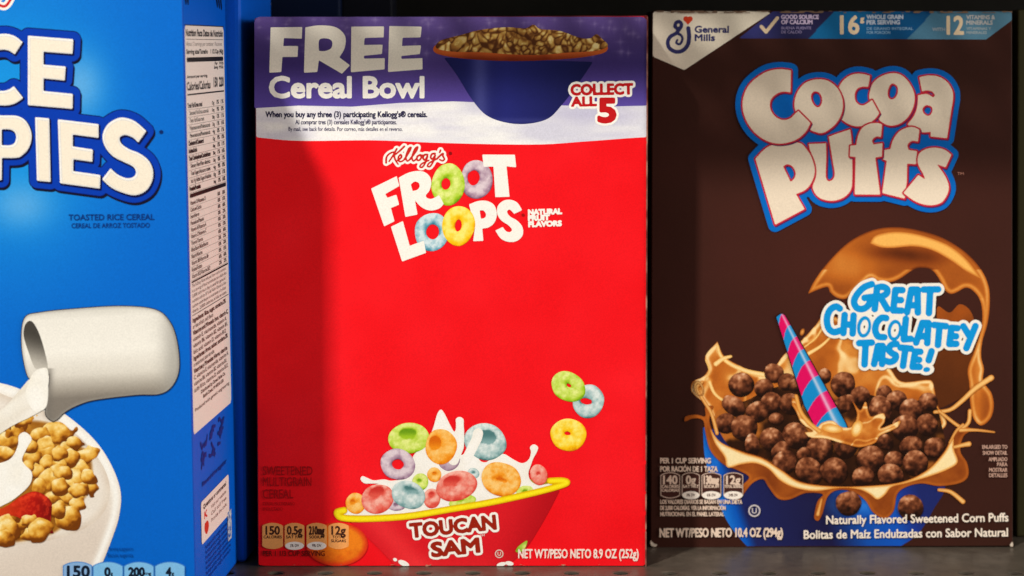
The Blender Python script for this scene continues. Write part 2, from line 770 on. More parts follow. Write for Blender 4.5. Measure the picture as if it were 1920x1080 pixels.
# second blue box, right behind the first
fl2 = Face(FOOT + BACK * (DEPTH + 0.002), -BACK)
b2r = [fl2.map(451.5, 0), fl2.map(462.5, 1052.5)]
b2 = [b2r[0] - U_BLUE * 0.2 + np.array([0, 0, 0.012]), b2r[0] + np.array([0, 0, 0.012]), b2r[1], b2r[1] - U_BLUE * 0.2]
for k in (2, 3):
    b2[k] = b2[k].copy()
    b2[k][2] = 0.0002
blue_back = thing("cereal_box", "blue cereal box of which only a narrow strip shows behind the big blue one", "cereal box",
                  (float(b2r[1][0] - 0.1), float(b2r[1][1] + 0.04), 0), "cereal boxes on the shelf")
carton(blue_back, b2, BACK * 0.10, (6, 96, 220), bevel=0.003)

# dark boxes in the shade at the back
fd = Face((0, 1.345, 0), (0, -1, 0))
fd.base = np.array([0, 0, 0.0])


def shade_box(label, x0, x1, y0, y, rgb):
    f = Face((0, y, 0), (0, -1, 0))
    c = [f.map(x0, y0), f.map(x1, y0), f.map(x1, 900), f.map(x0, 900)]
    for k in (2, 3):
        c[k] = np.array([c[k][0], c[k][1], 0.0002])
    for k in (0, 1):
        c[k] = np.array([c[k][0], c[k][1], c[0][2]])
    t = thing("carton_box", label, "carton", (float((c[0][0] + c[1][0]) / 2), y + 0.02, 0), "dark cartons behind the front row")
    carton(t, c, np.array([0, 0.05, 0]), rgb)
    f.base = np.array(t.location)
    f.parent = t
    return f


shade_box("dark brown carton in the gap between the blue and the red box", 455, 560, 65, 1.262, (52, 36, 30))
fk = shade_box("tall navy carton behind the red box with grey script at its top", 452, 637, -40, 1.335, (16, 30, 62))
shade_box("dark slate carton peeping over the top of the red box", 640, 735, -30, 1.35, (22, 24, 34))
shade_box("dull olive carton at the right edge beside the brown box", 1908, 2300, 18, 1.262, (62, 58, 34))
# ------------------------------------------------------------------ print of the red box
WHITE = (250, 246, 236)
A = Z(690, 270, 4.909)


def panel_quad(c, inset):
    return area(poly(c)).grow(-inset)


RQ = panel_quad(RED_C, 2.2)


def red_ground(x, y, d):
    n = fbm(x, y, 90, 3)
    return mix((240, 12, 22), (252, 26, 36), n)


sheet("front_panel", fr, RQ, red_ground, step=10, parent=red_box)
fr.parent = red_box.children[-1]
for o in red_box.children:
    if o.name.startswith("front_panel"):
        fr.parent = o


def banner_col(x, y, d):
    base = ramp((y - 30) / 175.0, (0, (98, 76, 142)), (0.25, (74, 56, 116)), (0.5, (62, 46, 110)), (1, (94, 76, 166)))
    base = mix(base, (120, 98, 172), 0.5 * np.exp(-((x - 740) ** 2 + (y - 80) ** 2) / 9000.0))
    # faint star-shaped specks across the top
    st = np.zeros_like(x)
    rs = np.random.RandomState(4)
    for k in range(90):
        sx, sy = rs.uniform(480, 1212), 36 + rs.rand() ** 1.6 * 70
        r = rs.uniform(4, 9)
        dx, dy = np.abs(x - sx), np.abs(y - sy)
        st = np.maximum(st, rs.uniform(.3, .8) * np.exp(-(dx * dy * 0.35 + (dx + dy)) / r * 1.4))
    return mix(base, (178, 160, 200), np.clip(st, 0, 1) * 0.75)


bb_top = area([(400, 0), (1300, 0)] + [(1300, 196), (1215, 198), (1130, 200), (1000, 196), (850, 190), (750, 193), (660, 200), (560, 198), (476, 203), (400, 206)])
sheet("banner", fr, (area(sp([(1300, 258, 1), (1215, 257), (1100, 265), (1000, 271), (830, 268), (700, 263), (560, 264), (476, 257), (400, 252, 1), (400, 100, 1), (1300, 100, 1)])) & RQ),
      lambda x, y, d: mix(mix((246, 244, 240), (206, 204, 222), sstep(0.35, 0.8, fbm(x * 0.35, y * 1.6, 45, 5)) * 0.8),
                          (190, 186, 212), 0.7 * np.exp(-((x - 1120) / 120.0) ** 2 - ((y - 215) / 16.0) ** 2)), step=4)
sheet("banner", fr, (bb_top & rrect(477, 31.5, 1213.5, 400, 11)), banner_col, step=3)

# FREE / Cereal Bowl
R4 = Z(470, 0, 4)
free = [
    area(poly(R4([(150, 205), (387, 203), (383, 290), (250, 285), (245, 345), (356, 345), (352, 427), (238, 427), (230, 540), (140, 545)]))),
    area(sp(R4([(410, 205, 1), (520, 190), (640, 205), (708, 270), (705, 360), (665, 430, 1), (745, 490, 1), (685, 553, 1), (512, 452, 1), (500, 540, 1), (400, 545, 1)])),
         sp(R4([(515, 300), (570, 288), (610, 310), (605, 360), (560, 382), (512, 382, 1)]))),
    area(poly(R4([(755, 200), (1000, 198), (998, 280), (855, 285), (850, 338), (990, 335), (985, 405), (850, 418), (850, 440), (1006, 436), (1005, 520), (752, 542)]))),
    area(poly(R4([(1040, 195), (1283, 200), (1275, 280), (1140, 283), (1135, 345), (1278, 340), (1270, 405), (1130, 420), (1130, 442), (1288, 436), (1290, 520), (1030, 540)])))]
for s in free:
    sheet("letter", fr, s, (240, 232, 214), step=1.7)
text(fr, "Cereal Bowl", (506, 182.5), (794, 182.5), 38, WHITE, bold=2.0)
NAVY = (40, 36, 70)
text(fr, "When you buy any three (3) participating Kellogg's® cereals.", (498, 219.5), (801, 219.5), 10.5, NAVY, bold=0.5)
text(fr, "Al comprar tres (3) cereales Kellogg's® participantes.", (554, 233), (744, 233), 8.5, (70, 66, 96), bold=0.25)
text(fr, "By mail, see back for details. Por correo, más detalles en el reverso.", (541, 245.5), (755, 245.5), 7.5, (84, 80, 108), bold=0.15)

# bowl of flakes on the banner
sheet("printed_bowl", fr, area(sp([(832, 108, 1), (856, 140), (884, 185), (912, 216), (950, 230), (990, 232), (1028, 222), (1054, 196), (1082, 160), (1112, 116, 1)])),
      lambda x, y, d: mix(mix((34, 38, 112), (20, 22, 72), np.abs(x - 950) / 150.0), (120, 124, 190), 0.35 * np.exp(-((x - 900) / 16.0) ** 2) + 0.18 * np.exp(-((y - 226) / 5.0) ** 2)), step=3)
sheet("bowl_rim", fr, area(sp([(812, 92), (822, 82), (870, 78), (960, 78), (1060, 78), (1128, 80), (1140, 90), (1130, 100), (1080, 109), (1000, 114), (930, 114), (860, 109), (820, 101)])),
      lambda x, y, d: mix((196, 92, 38), (120, 40, 14), sstep(96, 114, y) + 0.3 * (noise(x, y, 20, 2) - .5)), step=2)


def flake_col(seed, n, bb, rng_cols, edge):
    rs = np.random.RandomState(seed)
    P = np.stack([rs.uniform(bb[0], bb[2], n), rs.uniform(bb[1], bb[3], n), rs.uniform(0, math.pi, n), rs.uniform(0.55, 0.8, n), rs.rand(n)], 1)

    def fn(x, y, d):
        b1 = np.full(x.shape, 1e9)
        b2_ = b1.copy()
        who = np.zeros(x.shape, int)
        for i, (cx, cy, a, asp, _) in enumerate(P):
            ca, sa = math.cos(a), math.sin(a)
            u, v = (x - cx) * ca + (y - cy) * sa, -(x - cx) * sa + (y - cy) * ca
            q = np.hypot(u * asp, v / asp)
            m = q < b1
            b2_ = np.where(m, b1, np.minimum(b2_, q))
            who = np.where(m, i, who)
            b1 = np.where(m, q, b1)
        t = P[who, 4]
        ca, sa = np.cos(P[who, 2]), np.sin(P[who, 2])
        g = ((x - P[who, 0]) * sa - (y - P[who, 1])) / edge
        k = 0.35 + 0.35 * t + 0.22 * g + 0.25 * (fbm(x, y, edge * 0.6, seed) - 0.5)
        k = k * 1.15 - 0.6 * np.exp(-((b2_ - b1) / (edge * 0.30)) ** 2) + 0.25 * np.exp(-((b1 - edge * .18) / (edge * .12)) ** 2)
        return ramp(np.clip(k, 0, 1), *rng_cols)
    return fn


sheet("printed_flakes", fr, area(sp([(818, 90), (826, 76), (862, 66), (900, 56), (950, 51), (985, 53), (1000, 46), (1012, 54), (1050, 58), (1085, 70), (1106, 72), (1118, 64), (1128, 72), (1140, 86), (1118, 95), (1060, 99), (1010, 103), (960, 102), (900, 98), (850, 97)])),
      flake_col(8, 95, (815, 44, 1142, 106), ((0, (86, 46, 20)), (0.35, (156, 104, 46)), (0.7, (208, 168, 88)), (1, (240, 216, 150))), 12.0), step=1.5)

# COLLECT ALL 5
c1 = text_shape("COLLECT", (1071, 178), (1186, 176), 19, bold=1.5)
c2 = text_shape("ALL", (1072, 199), (1118, 198), 16.5, bold=1.4)
c3 = text_shape("5", (1123, 228), (1153, 228), 42, bold=3.2)
sheet("letter_outline", fr, union([c1, c2, c3]).grow(4.2), WHITE, step=1.6)
for s in (c1, c2, c3):
    sheet("lettering", fr, s, (196, 22, 26), step=1.3)

# script maker's name
ks = [A([(265, 45), (232, 105), (195, 160)]), A([(168, 172), (172, 120), (205, 85), (245, 72)]),
      A([(335, 22), (285, 70), (232, 112)]), A([(240, 108), (255, 150), (278, 185)]),
      A([(275, 150), (308, 122), (303, 98), (282, 118), (282, 152), (306, 162), (336, 142)]),
      A([(336, 142), (385, 62), (396, 32), (376, 44), (350, 115), (362, 156), (388, 140)]),
      A([(388, 140), (445, 62), (458, 28), (434, 44), (406, 118), (418, 156), (444, 138)]),
      A([(480, 100), (455, 115), (452, 145), (474, 148), (492, 122), (480, 102), (510, 105)]),
      A([(548, 98), (520, 100), (508, 130), (526, 146), (548, 112), (532, 165), (502, 212), (478, 208), (498, 180), (560, 150)]),
      A([(618, 88), (590, 92), (578, 122), (596, 138), (619, 104), (603, 158), (572, 206), (548, 202), (568, 172), (632, 138)]),
      A([(668, 58), (660, 78)]), A([(632, 138), (688, 88), (690, 110), (704, 138), (686, 154), (660, 142)])]
script = union([stroke(k, 1.9, 1.5) for k in ks])
sheet("letter_outline", fr, script.grow(4.0), WHITE, step=1.3)
sheet("script_lettering", fr, script, (206, 34, 26), step=0.9)
sheet("registered_mark", fr, ell(844.5, 287.5, 3.2, 3.2), (150, 10, 14), step=1)


# ---- cereal loops
def loop(face, cx, cy, rx, ry, a, hx, hy, hrx, hry, pal, seed, hole=True, name="printed_loop", step=1.6):
    """A sugared cereal ring as printed: outline, hole, rounded body, crumbs."""
    ca, sa = math.cos(math.radians(a)), math.sin(math.radians(a))
    out = ell(cx, cy, rx, ry, a, 0.09, seed)
    inn = ell(hx, hy, hrx, hry, a, 0.12, seed + 1)
    dark, mid, light = pal

    def col(x, y, d):
        u, v = ((x - cx) * ca + (y - cy) * sa) / rx, (-(x - cx) * sa + (y - cy) * ca) / ry
        ro = np.hypot(u, v)
        ri = np.hypot(((x - hx) * ca + (y - hy) * sa) / hrx, (-(x - hx) * sa + (y - hy) * ca) / hry)
        do, di = 1 - ro, (ri - 1) * min(hrx, hry) / min(rx, ry)
        t = np.clip(di / np.maximum(do + di, 1e-3), -0.2, 1)              # 0 at the hole, 1 at the rim
        s = 2 * t - 1
        ang = np.arctan2(y - cy, x - cx)
        lx = np.cos(ang) * (-0.30) + np.sin(ang) * (-0.80)
        nz = np.sqrt(np.clip(1 - s * s, 0, 1))
        sh = 0.40 + 0.30 * s * lx + 0.34 * nz
        sh = sh - 0.35 * sstep(0.25, 0.0, t) * (0.5 - 0.5 * np.sin(ang) * -1) * (np.sin(ang) < 0.4)
        crumb = fbm(x, y, 7, seed + 3, 3) - 0.5
        k = sh + 0.62 * crumb
        c = ramp(k, (0.0, dark), (0.42, mid), (0.85, light))
        if not hole:
            inside = ri < 1.15
            c = np.where(inside[:, None], mix(dark, mid, 0.35 + 0.6 * sstep(-0.5, 1.0, (y - hy) / hry)), c)
        return c
    return sheet(name, face, (out - inn) if hole else out, col, step=step)


GREEN = ((78, 132, 12), (168, 206, 40), (232, 242, 140))
LILAC = ((92, 62, 86), (164, 132, 154), (226, 208, 214))
TEAL = ((12, 88, 112), (96, 160, 182), (214, 232, 236))
TEAL2 = ((44, 96, 96), (140, 178, 178), (226, 236, 232))
YELLOW = ((214, 130, 0), (252, 196, 10), (255, 238, 120))
ORANGE = ((206, 84, 0), (246, 150, 26), (255, 206, 120))
PINK = ((196, 34, 30), (232, 92, 76), (250, 182, 164))

# name in white letters and loops
frl = {
    "F": area(poly(A([(30, 410), (265, 295), (290, 385), (160, 460), (180, 494), (262, 465), (288, 557), (212, 588), (245, 710), (150, 757)]))),
    "R": area(sp(A([(283, 310, 1), (370, 265), (460, 247), (530, 262), (575, 310), (582, 370), (565, 430), (533, 472), (550, 498), (592, 502), (655, 470, 1), (698, 550, 1), (660, 590), (590, 611), (525, 598), (470, 560), (432, 512, 1), (457, 648, 1), (345, 670, 1)])),
              sp(A([(395, 372, 1), (430, 345), (468, 358), (475, 392), (455, 420), (412, 432, 1)]))),
    "T": area(poly(A([(1052, 97), (1352, 98), (1364, 214), (1275, 205), (1303, 485), (1172, 488), (1155, 207), (1065, 210)]))),
    "L": area(poly(A([(212, 760), (322, 708), (385, 935), (515, 888), (535, 1000), (315, 1080)]))),
    "P": area(sp(A([(930, 555, 1), (1010, 525), (1090, 522), (1160, 560), (1186, 640), (1165, 720), (1112, 765), (1052, 777, 1), (1062, 890, 1), (968, 893, 1), (985, 770, 1)])),
              sp(A([(1028, 612, 1), (1060, 610), (1085, 640), (1078, 675), (1040, 688, 1)]))),
    "S": area(sp(A([(1418, 608, 1), (1345, 642, 1), (1305, 602), (1280, 625), (1310, 668), (1370, 702), (1420, 760), (1424, 835), (1375, 888), (1300, 900), (1225, 870), (1172, 795, 1), (1240, 762, 1), (1270, 800), (1305, 810), (1325, 785), (1290, 745), (1225, 700), (1190, 640), (1195, 570), (1245, 522), (1310, 512), (1375, 540)])))}
loop(fr, 893.7, 336, 29.5, 36, 0, 888, 333, 11.5, 14, LILAC, 21)
sheet("letter", fr, frl["F"], WHITE, step=1.5)
loop(fr, 840.3, 345.8, 32, 39, 8, 836, 344.5, 8.5, 11, GREEN, 20)
sheet("letter", fr, frl["R"], WHITE, step=1.5)
sheet("letter", fr, frl["T"], WHITE, step=1.5)
loop(fr, 810.5, 435, 32.6, 36.7, 10, 811.8, 434, 12, 14, TEAL, 22)
sheet("letter", fr, frl["P"], WHITE, step=1.5)
loop(fr, 859.5, 423.3, 30.8, 37.2, 6, 859.5, 422.5, 6.3, 11, YELLOW, 23)
sheet("letter", fr, frl["L"], WHITE, step=1.5)
sheet("letter", fr, frl["S"], WHITE, step=1.5)
sheet("registered_mark", fr, ell(981, 403, 3.0, 3.0), (170, 12, 14), step=1)
for s, x0, x1, y0, y1 in (("NATURAL", 991, 1053, 402.5, 400.5), ("FRUIT", 991, 1030, 413.5, 412), ("FLAVORS", 991.5, 1052.5, 425, 423)):
    text(fr, s, (x0, y0), (x1, y1), 9.2, WHITE, bold=1.1)

# loops in the air
loop(fr, 1103, 752, 29, 31, 10, 1099, 752, 11, 6, TEAL2, 31)
loop(fr, 1065, 724, 34, 26.5, 32, 1066.5, 722, 5, 3, GREEN, 30)
loop(fr, 1065.5, 814, 33, 30.5, 10, 1064, 812, 6, 3.5, YELLOW, 32)

# milk, loops and the red bowl
T = Z(620, 770, 3.6)
sheet("printed_bowl", fr, area(sp([(646, 968, 1), (700, 1018), (742, 1061, 1), (950, 1061.5, 1), (985, 1030), (1020, 975), (1050, 918, 1), (900, 940, 1), (760, 965, 1)])) & RQ,
      lambda x, y, d: mix(mix((222, 26, 36), (246, 52, 56), np.exp(-((x - 700 - (y - 970) * 0.9) / 30.0) ** 2) * 0.7 + 0.25 * sstep(1030, 1062, y)),
                          (172, 8, 20), sstep(930, 1040, x + (y - 970) * 0.35) * 0.75), step=3)
sheet("bowl_inside", fr, area(sp([(632, 960), (650, 950), (720, 938), (860, 915), (1000, 898), (1045, 896), (1064, 904), (1020, 925), (900, 950), (760, 970), (660, 972)])),
      lambda x, y, d: mix((150, 118, 20), (214, 180, 30), fbm(x, y, 14, 9)), step=2.5)


def milk_col(x, y, d):
    k = 0.75 + 0.4 * (fbm(x, y, 34, 12) - 0.5) + 0.10 * np.clip(d / 8.0, 0, 1)
    return ramp(k, (0.35, (224, 214, 196)), (0.7, (247, 242, 230)), (1.0, (254, 252, 246)))


sheet("milk_splash", fr, area(sp(T([(60, 690), (150, 640), (300, 500), (330, 490), (270, 490), (228, 488), (202, 462), (214, 440), (245, 450), (290, 468), (360, 462), (420, 470), (520, 440), (560, 300), (640, 230), (690, 120), (720, 20), (745, -10), (770, 20), (805, 90), (835, 140), (848, 100), (845, 55), (872, 40), (898, 60), (895, 120), (900, 240), (880, 300),
                                     (940, 250), (965, 200), (955, 150), (975, 120), (1010, 118), (1033, 150), (1020, 190), (995, 215), (985, 260), (1005, 330), (1050, 345), (1110, 300), (1170, 290), (1230, 325), (1290, 352), (1335, 330), (1352, 280), (1345, 245), (1372, 225), (1400, 245), (1390, 280), (1368, 320), (1350, 370), (1335, 420), (1350, 470), (1400, 500), (1480, 490), (1530, 490), (1500, 530), (1200, 600), (900, 650), (500, 690), (200, 705)]))),
      milk_col, step=2)


def L3(cx, cy, rx, ry, a, hx, hy, hrx, hry, pal, seed, hole=False):
    p = T([(cx, cy), (hx, hy)])
    loop(fr, p[0][0], p[0][1], rx / 3.6, ry / 3.6, a, p[1][0], p[1][1], hrx / 3.6, hry / 3.6, pal, seed, hole)


L3(800, 330, 75, 70, -40, 790, 300, 20, 16, LILAC, 55)
L3(1045, 205, 140, 122, 20, 1060, 175, 50, 42, TEAL2, 41)
sheet("milk_drop", fr, stroke(T([(915, 330), (955, 250), (985, 190), (995, 150)]), 9, 9.5) | stroke(T([(830, 330), (870, 220), (872, 80)]), 10, 7), milk_col, step=1.6)
L3(530, 185, 142, 104, -4, 520, 150, 52, 30, GREEN, 42)
L3(455, 362, 120, 104, 15, 455, 360, 40, 34, LILAC, 43, True)
L3(745, 240, 104, 122, 8, 705, 215, 36, 42, ORANGE, 44)
L3(700, 430, 48, 50, 0, 700, 420, 12, 10, ORANGE, 45)
L3(605, 480, 55, 58, 0, 600, 470, 12, 10, GREEN, 46)
L3(965, 420, 40, 34, 30, 965, 415, 10, 8, TEAL2, 47)
L3(685, 590, 58, 68, 0, 680, 560, 14, 12, PINK, 48)
L3(170, 625, 66, 72, 0, 150, 610, 14, 12, ORANGE, 49)
L3(445, 640, 60, 34, 0, 440, 630, 12, 8, LILAC, 56)
L3(890, 610, 92, 40, -12, 880, 600, 20, 8, GREEN, 50)
L3(1310, 545, 60, 40, -15, 1310, 540, 14, 8, GREEN, 51)
L3(1405, 430, 56, 72, -18, 1400, 420, 10, 10, PINK, 52)
L3(315, 595, 112, 100, -25, 310, 545, 46, 28, PINK, 53)
L3(525, 565, 120, 92, 22, 545, 530, 42, 14, TEAL2, 54)
L3(850, 505, 142, 102, -14, 815, 470, 48, 28, PINK, 57)
L3(1150, 460, 138, 112, 18, 1155, 465, 34, 12, ORANGE, 58)
rim_pts = T([(90, 672), (45, 685), (70, 718), (200, 728), (500, 712), (800, 664), (1100, 612), (1400, 545), (1560, 500), (1595, 482), (1560, 470), (1480, 472)])
sheet("bowl_rim", fr, stroke(rim_pts, 6.6, 6.0, n=8),
      lambda x, y, d: mix(mix((246, 204, 0), (255, 236, 30), d / 5.0), (206, 150, 0), sstep(3.2, 0.2, d) * 0.6), step=1.6)
tl = text_shape("TOUCAN", (771, 1007), (930, 991), 25, bold=2.0)
tl2 = text_shape("SAM", (811, 1043), (899, 1034), 25, bold=2.2)
sheet("letter_outline", fr, (tl | tl2).grow(4.4), WHITE, step=1.6)
for s in (tl, tl2):
    sheet("lettering", fr, s, (158, 34, 14), step=1.2)
text(fr, "TM", (900, 1006), (909, 1005), 4, WHITE)
for p, r1, r2, a in (((757, 1056), 11, 5, 25), ((741, 1049), 4, 3, 20), ((940, 1058), 9, 4, -15), ((955, 1056), 8, 4, 10)):
    sheet("milk_drop", fr, ell(p[0], p[1], r1, r2, a) & RQ, milk_col, step=1.2)
sheet("printed_leaf", fr, area(sp([(967, 1034), (972, 1024), (988, 1013), (986, 1024), (978, 1034)])), lambda x, y, d: mix((120, 170, 20), (220, 230, 120), noise(x, y, 8, 3)), step=1.3)


def kosher(face, x, y, r, c):
    sheet("kosher_mark", face, ell(x, y, r, r) - ell(x, y, r * 0.76, r * 0.76), c, step=0.8)
    text(face, "U", (x - r * .38, y + r * .42), (x + r * .38, y + r * .42), r * 0.86, c, bold=0.3)


kosher(fr, 936, 1038, 8, (226, 200, 186))
text(fr, "NET WT/PESO NETO 8.9 OZ (252g)", (972, 1046), (1197, 1046), 16.5, (250, 226, 214), bold=0.5)
sheet("printed_orange", fr, ell(632, 1020, 58, 41) & RQ & area([(560, 900), (700, 900), (700, 1018), (742, 1062), (560, 1062)]),
      lambda x, y, d: mix((222, 44, 22), ramp(fbm(x, y, 9, 4) * 0.4 + 0.6 - 0.5 * np.hypot((x - 655) / 70, (y - 1005) / 50), (0, (206, 70, 10)), (0.6, (244, 132, 26))), d / 9.0), step=2)


def facts_tag(face, x0, x1, y0, y1, fill, big, lines, ink, oval=None, edge=None):
    cx, w = (x0 + x1) / 2, (x1 - x0) / 2
    s = rrect(x0, y0 + 2, x1, y1 - 2, 5) | (rrect(x0, y0 - 3, x1, y1 + 3, 5) & ell(cx, (y0 + y1) / 2, w * 1.6, (y1 - y0) / 2 + 2))
    if edge is not None:
        sheet("facts_tag", face, s, edge, step=1.4)
        s = s.grow(-1.6)
    sheet("facts_tag", face, s, fill, step=1.4)
    h = y1 - y0
    bw = min(w * 1.5, len(big) * 8.6)
    text(face, big, (cx - bw / 2, y0 + h * .44), (cx + bw / 2, y0 + h * .44), h * .34, ink, bold=0.8)
    for k, t in enumerate(lines):
        lw = min(w * 1.75, len(t) * 4.6)
        yy = y0 + h * (.60 + .16 * k)
        text(face, t, (cx - lw / 2, yy), (cx + lw / 2, yy), h * .115, ink, bold=0.25)
    if oval:
        sheet("facts_oval", face, ell(cx, y1 - 4, w * .95, h * .17), (252, 240, 226), step=1.2)
        text(face, oval, (cx - w * .45, y1 - 2), (cx + w * .45, y1 - 2), h * .11, (90, 60, 50), bold=0.2)


TAN, DK = (246, 166, 92), (74, 40, 26)
facts_tag(fr, 492, 531, 982, 1027, TAN, "150", ["CALORIES"], DK)
facts_tag(fr, 534, 571, 982, 1027, TAN, "0.5g", ["SAT FAT"], DK, "3% DV")
facts_tag(fr, 575, 613, 982, 1027, TAN, "210mg", ["SODIUM"], DK, "9% DV")
facts_tag(fr, 616, 654, 982, 1027, TAN, "12g", ["TOTAL", "SUGARS"], DK)
text(fr, "PER 1 1/3 CUP SERVING", (493, 1042), (609, 1042), 9.5, (110, 18, 14), bold=0.3)
MAROON = (168, 12, 18)
for s, x1, y in (("SWEETENED", 586, 890.5), ("MULTIGRAIN", 584, 911), ("CEREAL", 550, 934)):
    text(fr, s, (493, y), (x1, y), 16.5, MAROON, bold=0.2)
text(fr, "CEREAL MULTIGRANO", (493, 947), (553, 947), 6, MAROON)
text(fr, "ENDULZADO", (493, 957), (530, 957), 6, MAROON)

# rubbed folds
RIM = area(poly(RED_C))
sheet("scuff", fr, Shape(lambda X, Y: np.minimum(np.minimum(RIM.fn(X, Y) - 0.5, 3.2 - np.abs(X - (1215.5 - (Y - 28) * 0.0029))), (fbm(X * 2.0, Y, 14, 44) - 0.22) * 14), (1208, 34, 1217, 1060)), lambda x, y, d: mix((92, 40, 36), (168, 124, 106), sstep(.3, .8, fbm(x, y, 26, 45))), step=1.4)
sheet("scuff", fr, Shape(lambda X, Y: np.minimum(np.minimum(RIM.fn(X, Y) - 0.5, 2.6 - np.abs(Y - 1060.5)), (fbm(X, Y * 2.0, 16, 46) - 0.73) * 14), (484, 1056, 1211, 1063)), (196, 120, 100), step=1.4)
# ------------------------------------------------------------------ print of the brown box
BQ = panel_quad(BROWN_C, 2.0)
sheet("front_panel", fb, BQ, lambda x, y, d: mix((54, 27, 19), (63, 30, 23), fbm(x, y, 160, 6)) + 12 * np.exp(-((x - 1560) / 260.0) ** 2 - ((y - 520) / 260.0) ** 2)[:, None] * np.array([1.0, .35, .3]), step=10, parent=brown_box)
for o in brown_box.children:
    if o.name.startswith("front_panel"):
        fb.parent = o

# banner across the top
BTOP = 21.5
bq = area([(1385, 72), (1849, 74), (1897.0, 38), (1897.0, BTOP), (1449, BTOP)])


def bt_col(x, y, d):
    a = x - (68 - y) * 0.95
    base = np.where((a < 1520)[:, None], mix((40, 38, 78), (58, 60, 124), sstep(1500, 1380, a)), mix((18, 104, 158), (10, 78, 128), sstep(1530, 1700, a)))
    return np.where((a > 1706)[:, None], mix((74, 120, 146), (88, 134, 158), sstep(1710, 1850, a)), base)


sheet("banner", fb, bq, bt_col, step=2.5)
sheet("brand_corner", fb, area([(1224.5, BTOP), (1449, BTOP), (1283, 131.5), (1224, 106)]), (238, 226, 204), step=5)
G = Z(1200, 0, 4)
NV = (52, 52, 104)
gm = union([stroke(G([(262, 196), (270, 172), (292, 162), (310, 180), (305, 205), (282, 215), (262, 198)]), 3.4),
            stroke(G([(300, 212), (270, 250), (228, 275), (208, 318), (222, 362), (268, 388), (318, 380), (356, 340), (368, 280), (362, 212)]), 3.4, 4.0),
            stroke(G([(272, 250), (304, 262), (318, 292), (300, 330), (272, 322), (280, 300)]), 2.6, 2.0)])
sheet("brand_emblem", fb, gm, NV, step=1.2)
sheet("brand_heart", fb, union([ell(1286.2, 35.5, 5, 5), ell(1293.8, 35.5, 5, 5), area([(1281.6, 37.5), (1298.4, 37.5), (1290, 46.5)])]), (216, 66, 36), step=1.1)
text(fb, "General", (1303, 61), (1366, 61), 12, NV, bold=0.7)
text(fb, "Mills", (1303, 76.5), (1340, 76.5), 12, NV, bold=0.7)
PALE = (232, 206, 170)
sheet("check_mark", fb, stroke(G([(910, 200), (945, 240), (1030, 135)]), 3.2, smooth=False), PALE, step=1.2)
for k, s in enumerate(("GOOD SOURCE", "OF CALCIUM")):
    text(fb, s, (1465, 35.5 + 9.5 * k), (1535 - 12 * k, 35.5 + 9.5 * k), 7.5, (206, 186, 214), bold=0.5)
for k, s in enumerate(("BUENA FUENTE", "DE CALCIO")):
    text(fb, s, (1465, 55 + 7.5 * k), (1521 - 18 * k, 55 + 7.5 * k), 5, (140, 128, 168), bold=0.2)
text(fb, "16", (1576, 63), (1610, 63), 33, PALE, bold=1.4)
text(fb, "g", (1613, 40), (1620, 40), 10, PALE, bold=0.6)
for k, s in enumerate(("WHOLE GRAIN", "PER SERVING")):
    text(fb, s, (1625, 35.5 + 10 * k), (1693 - 6 * k, 35.5 + 10 * k), 7.5, (186, 196, 210), bold=0.5)
for k, s in enumerate(("DE GRANO INTEGRAL", "POR PORCIÓN")):
    text(fb, s, (1625, 56 + 7.5 * k), (1712 - 43 * k, 56 + 7.5 * k), 5, (122, 160, 190), bold=0.2)
text(fb, "12", (1776, 64), (1806, 64), 33, PALE, bold=1.4)
text(fb, "WITH", (1748, 58), (1772, 58), 6, (150, 160, 168), bold=0.3)
for k, s in enumerate(("VITAMINS &", "MINERALS")):
    text(fb, s, (1812, 36 + 10 * k), (1865 - 4 * k, 36 + 10 * k), 7.5, (190, 188, 186), bold=0.4)
for k, s in enumerate(("VITAMINAS Y", "MINERALES")):
    text(fb, s, (1812, 56 + 7.5 * k), (1858 - 8 * k, 56 + 7.5 * k), 5, (160, 172, 176), bold=0.2)


# ---- bowl and splash
sheet("printed_bowl", fb, area(sp([(1318, 800, 1), (1322, 860), (1342, 930), (1368, 985), (1400, 1024, 1), (1690, 1023.5, 1), (1722, 1000), (1750, 955), (1770, 905), (1700, 860, 1), (1400, 820, 1)])) & BQ,
      lambda x, y, d: ramp((x + (1024 - y) * 0.35 - 1330) / 430.0, (0.0, (6, 96, 206)), (0.10, (30, 128, 226)), (0.17, (8, 84, 186)), (0.21, (30, 36, 92)), (0.54, (28, 26, 66)), (0.70, (18, 78, 172)), (0.84, (16, 84, 190)), (0.93, (28, 52, 140)), (1, (30, 40, 104)))
      + (40 * np.exp(-((x - 1620) / 60.0) ** 2 - ((y - 948) / 14.0) ** 2) + 26 * np.exp(-((x - 1345) / 8.0) ** 2 - ((y - 858) / 18.0) ** 2))[:, None] * np.array([.6, 1, 1.0]), step=3)

AMB = ((0.0, (70, 28, 10)), (0.28, (136, 62, 18)), (0.55, (194, 104, 32)), (0.78, (226, 146, 62)), (1.0, (255, 222, 158)))


def splash_col(seed, base=0.5, amp=0.6, edge=0.35, ew=7.0, sx=1.0, sy=1.0, sc=44):
    def fn(x, y, d):
        n = fbm(x * sx, y * sy, sc, seed, 3)
        ridge = 1 - np.abs(2 * fbm(x * sx, y * sy, sc * 1.3, seed + 2, 2) - 1)
        k = base + amp * (n - 0.5) + edge * np.exp(-((d - ew * 0.45) / (ew * 0.4)) ** 2) + 0.30 * sstep(0.88, 0.98, ridge) - 0.25 * sstep(1.6, 0.0, d)
        return ramp(np.clip(k, 0, 1), *AMB)
    return fn


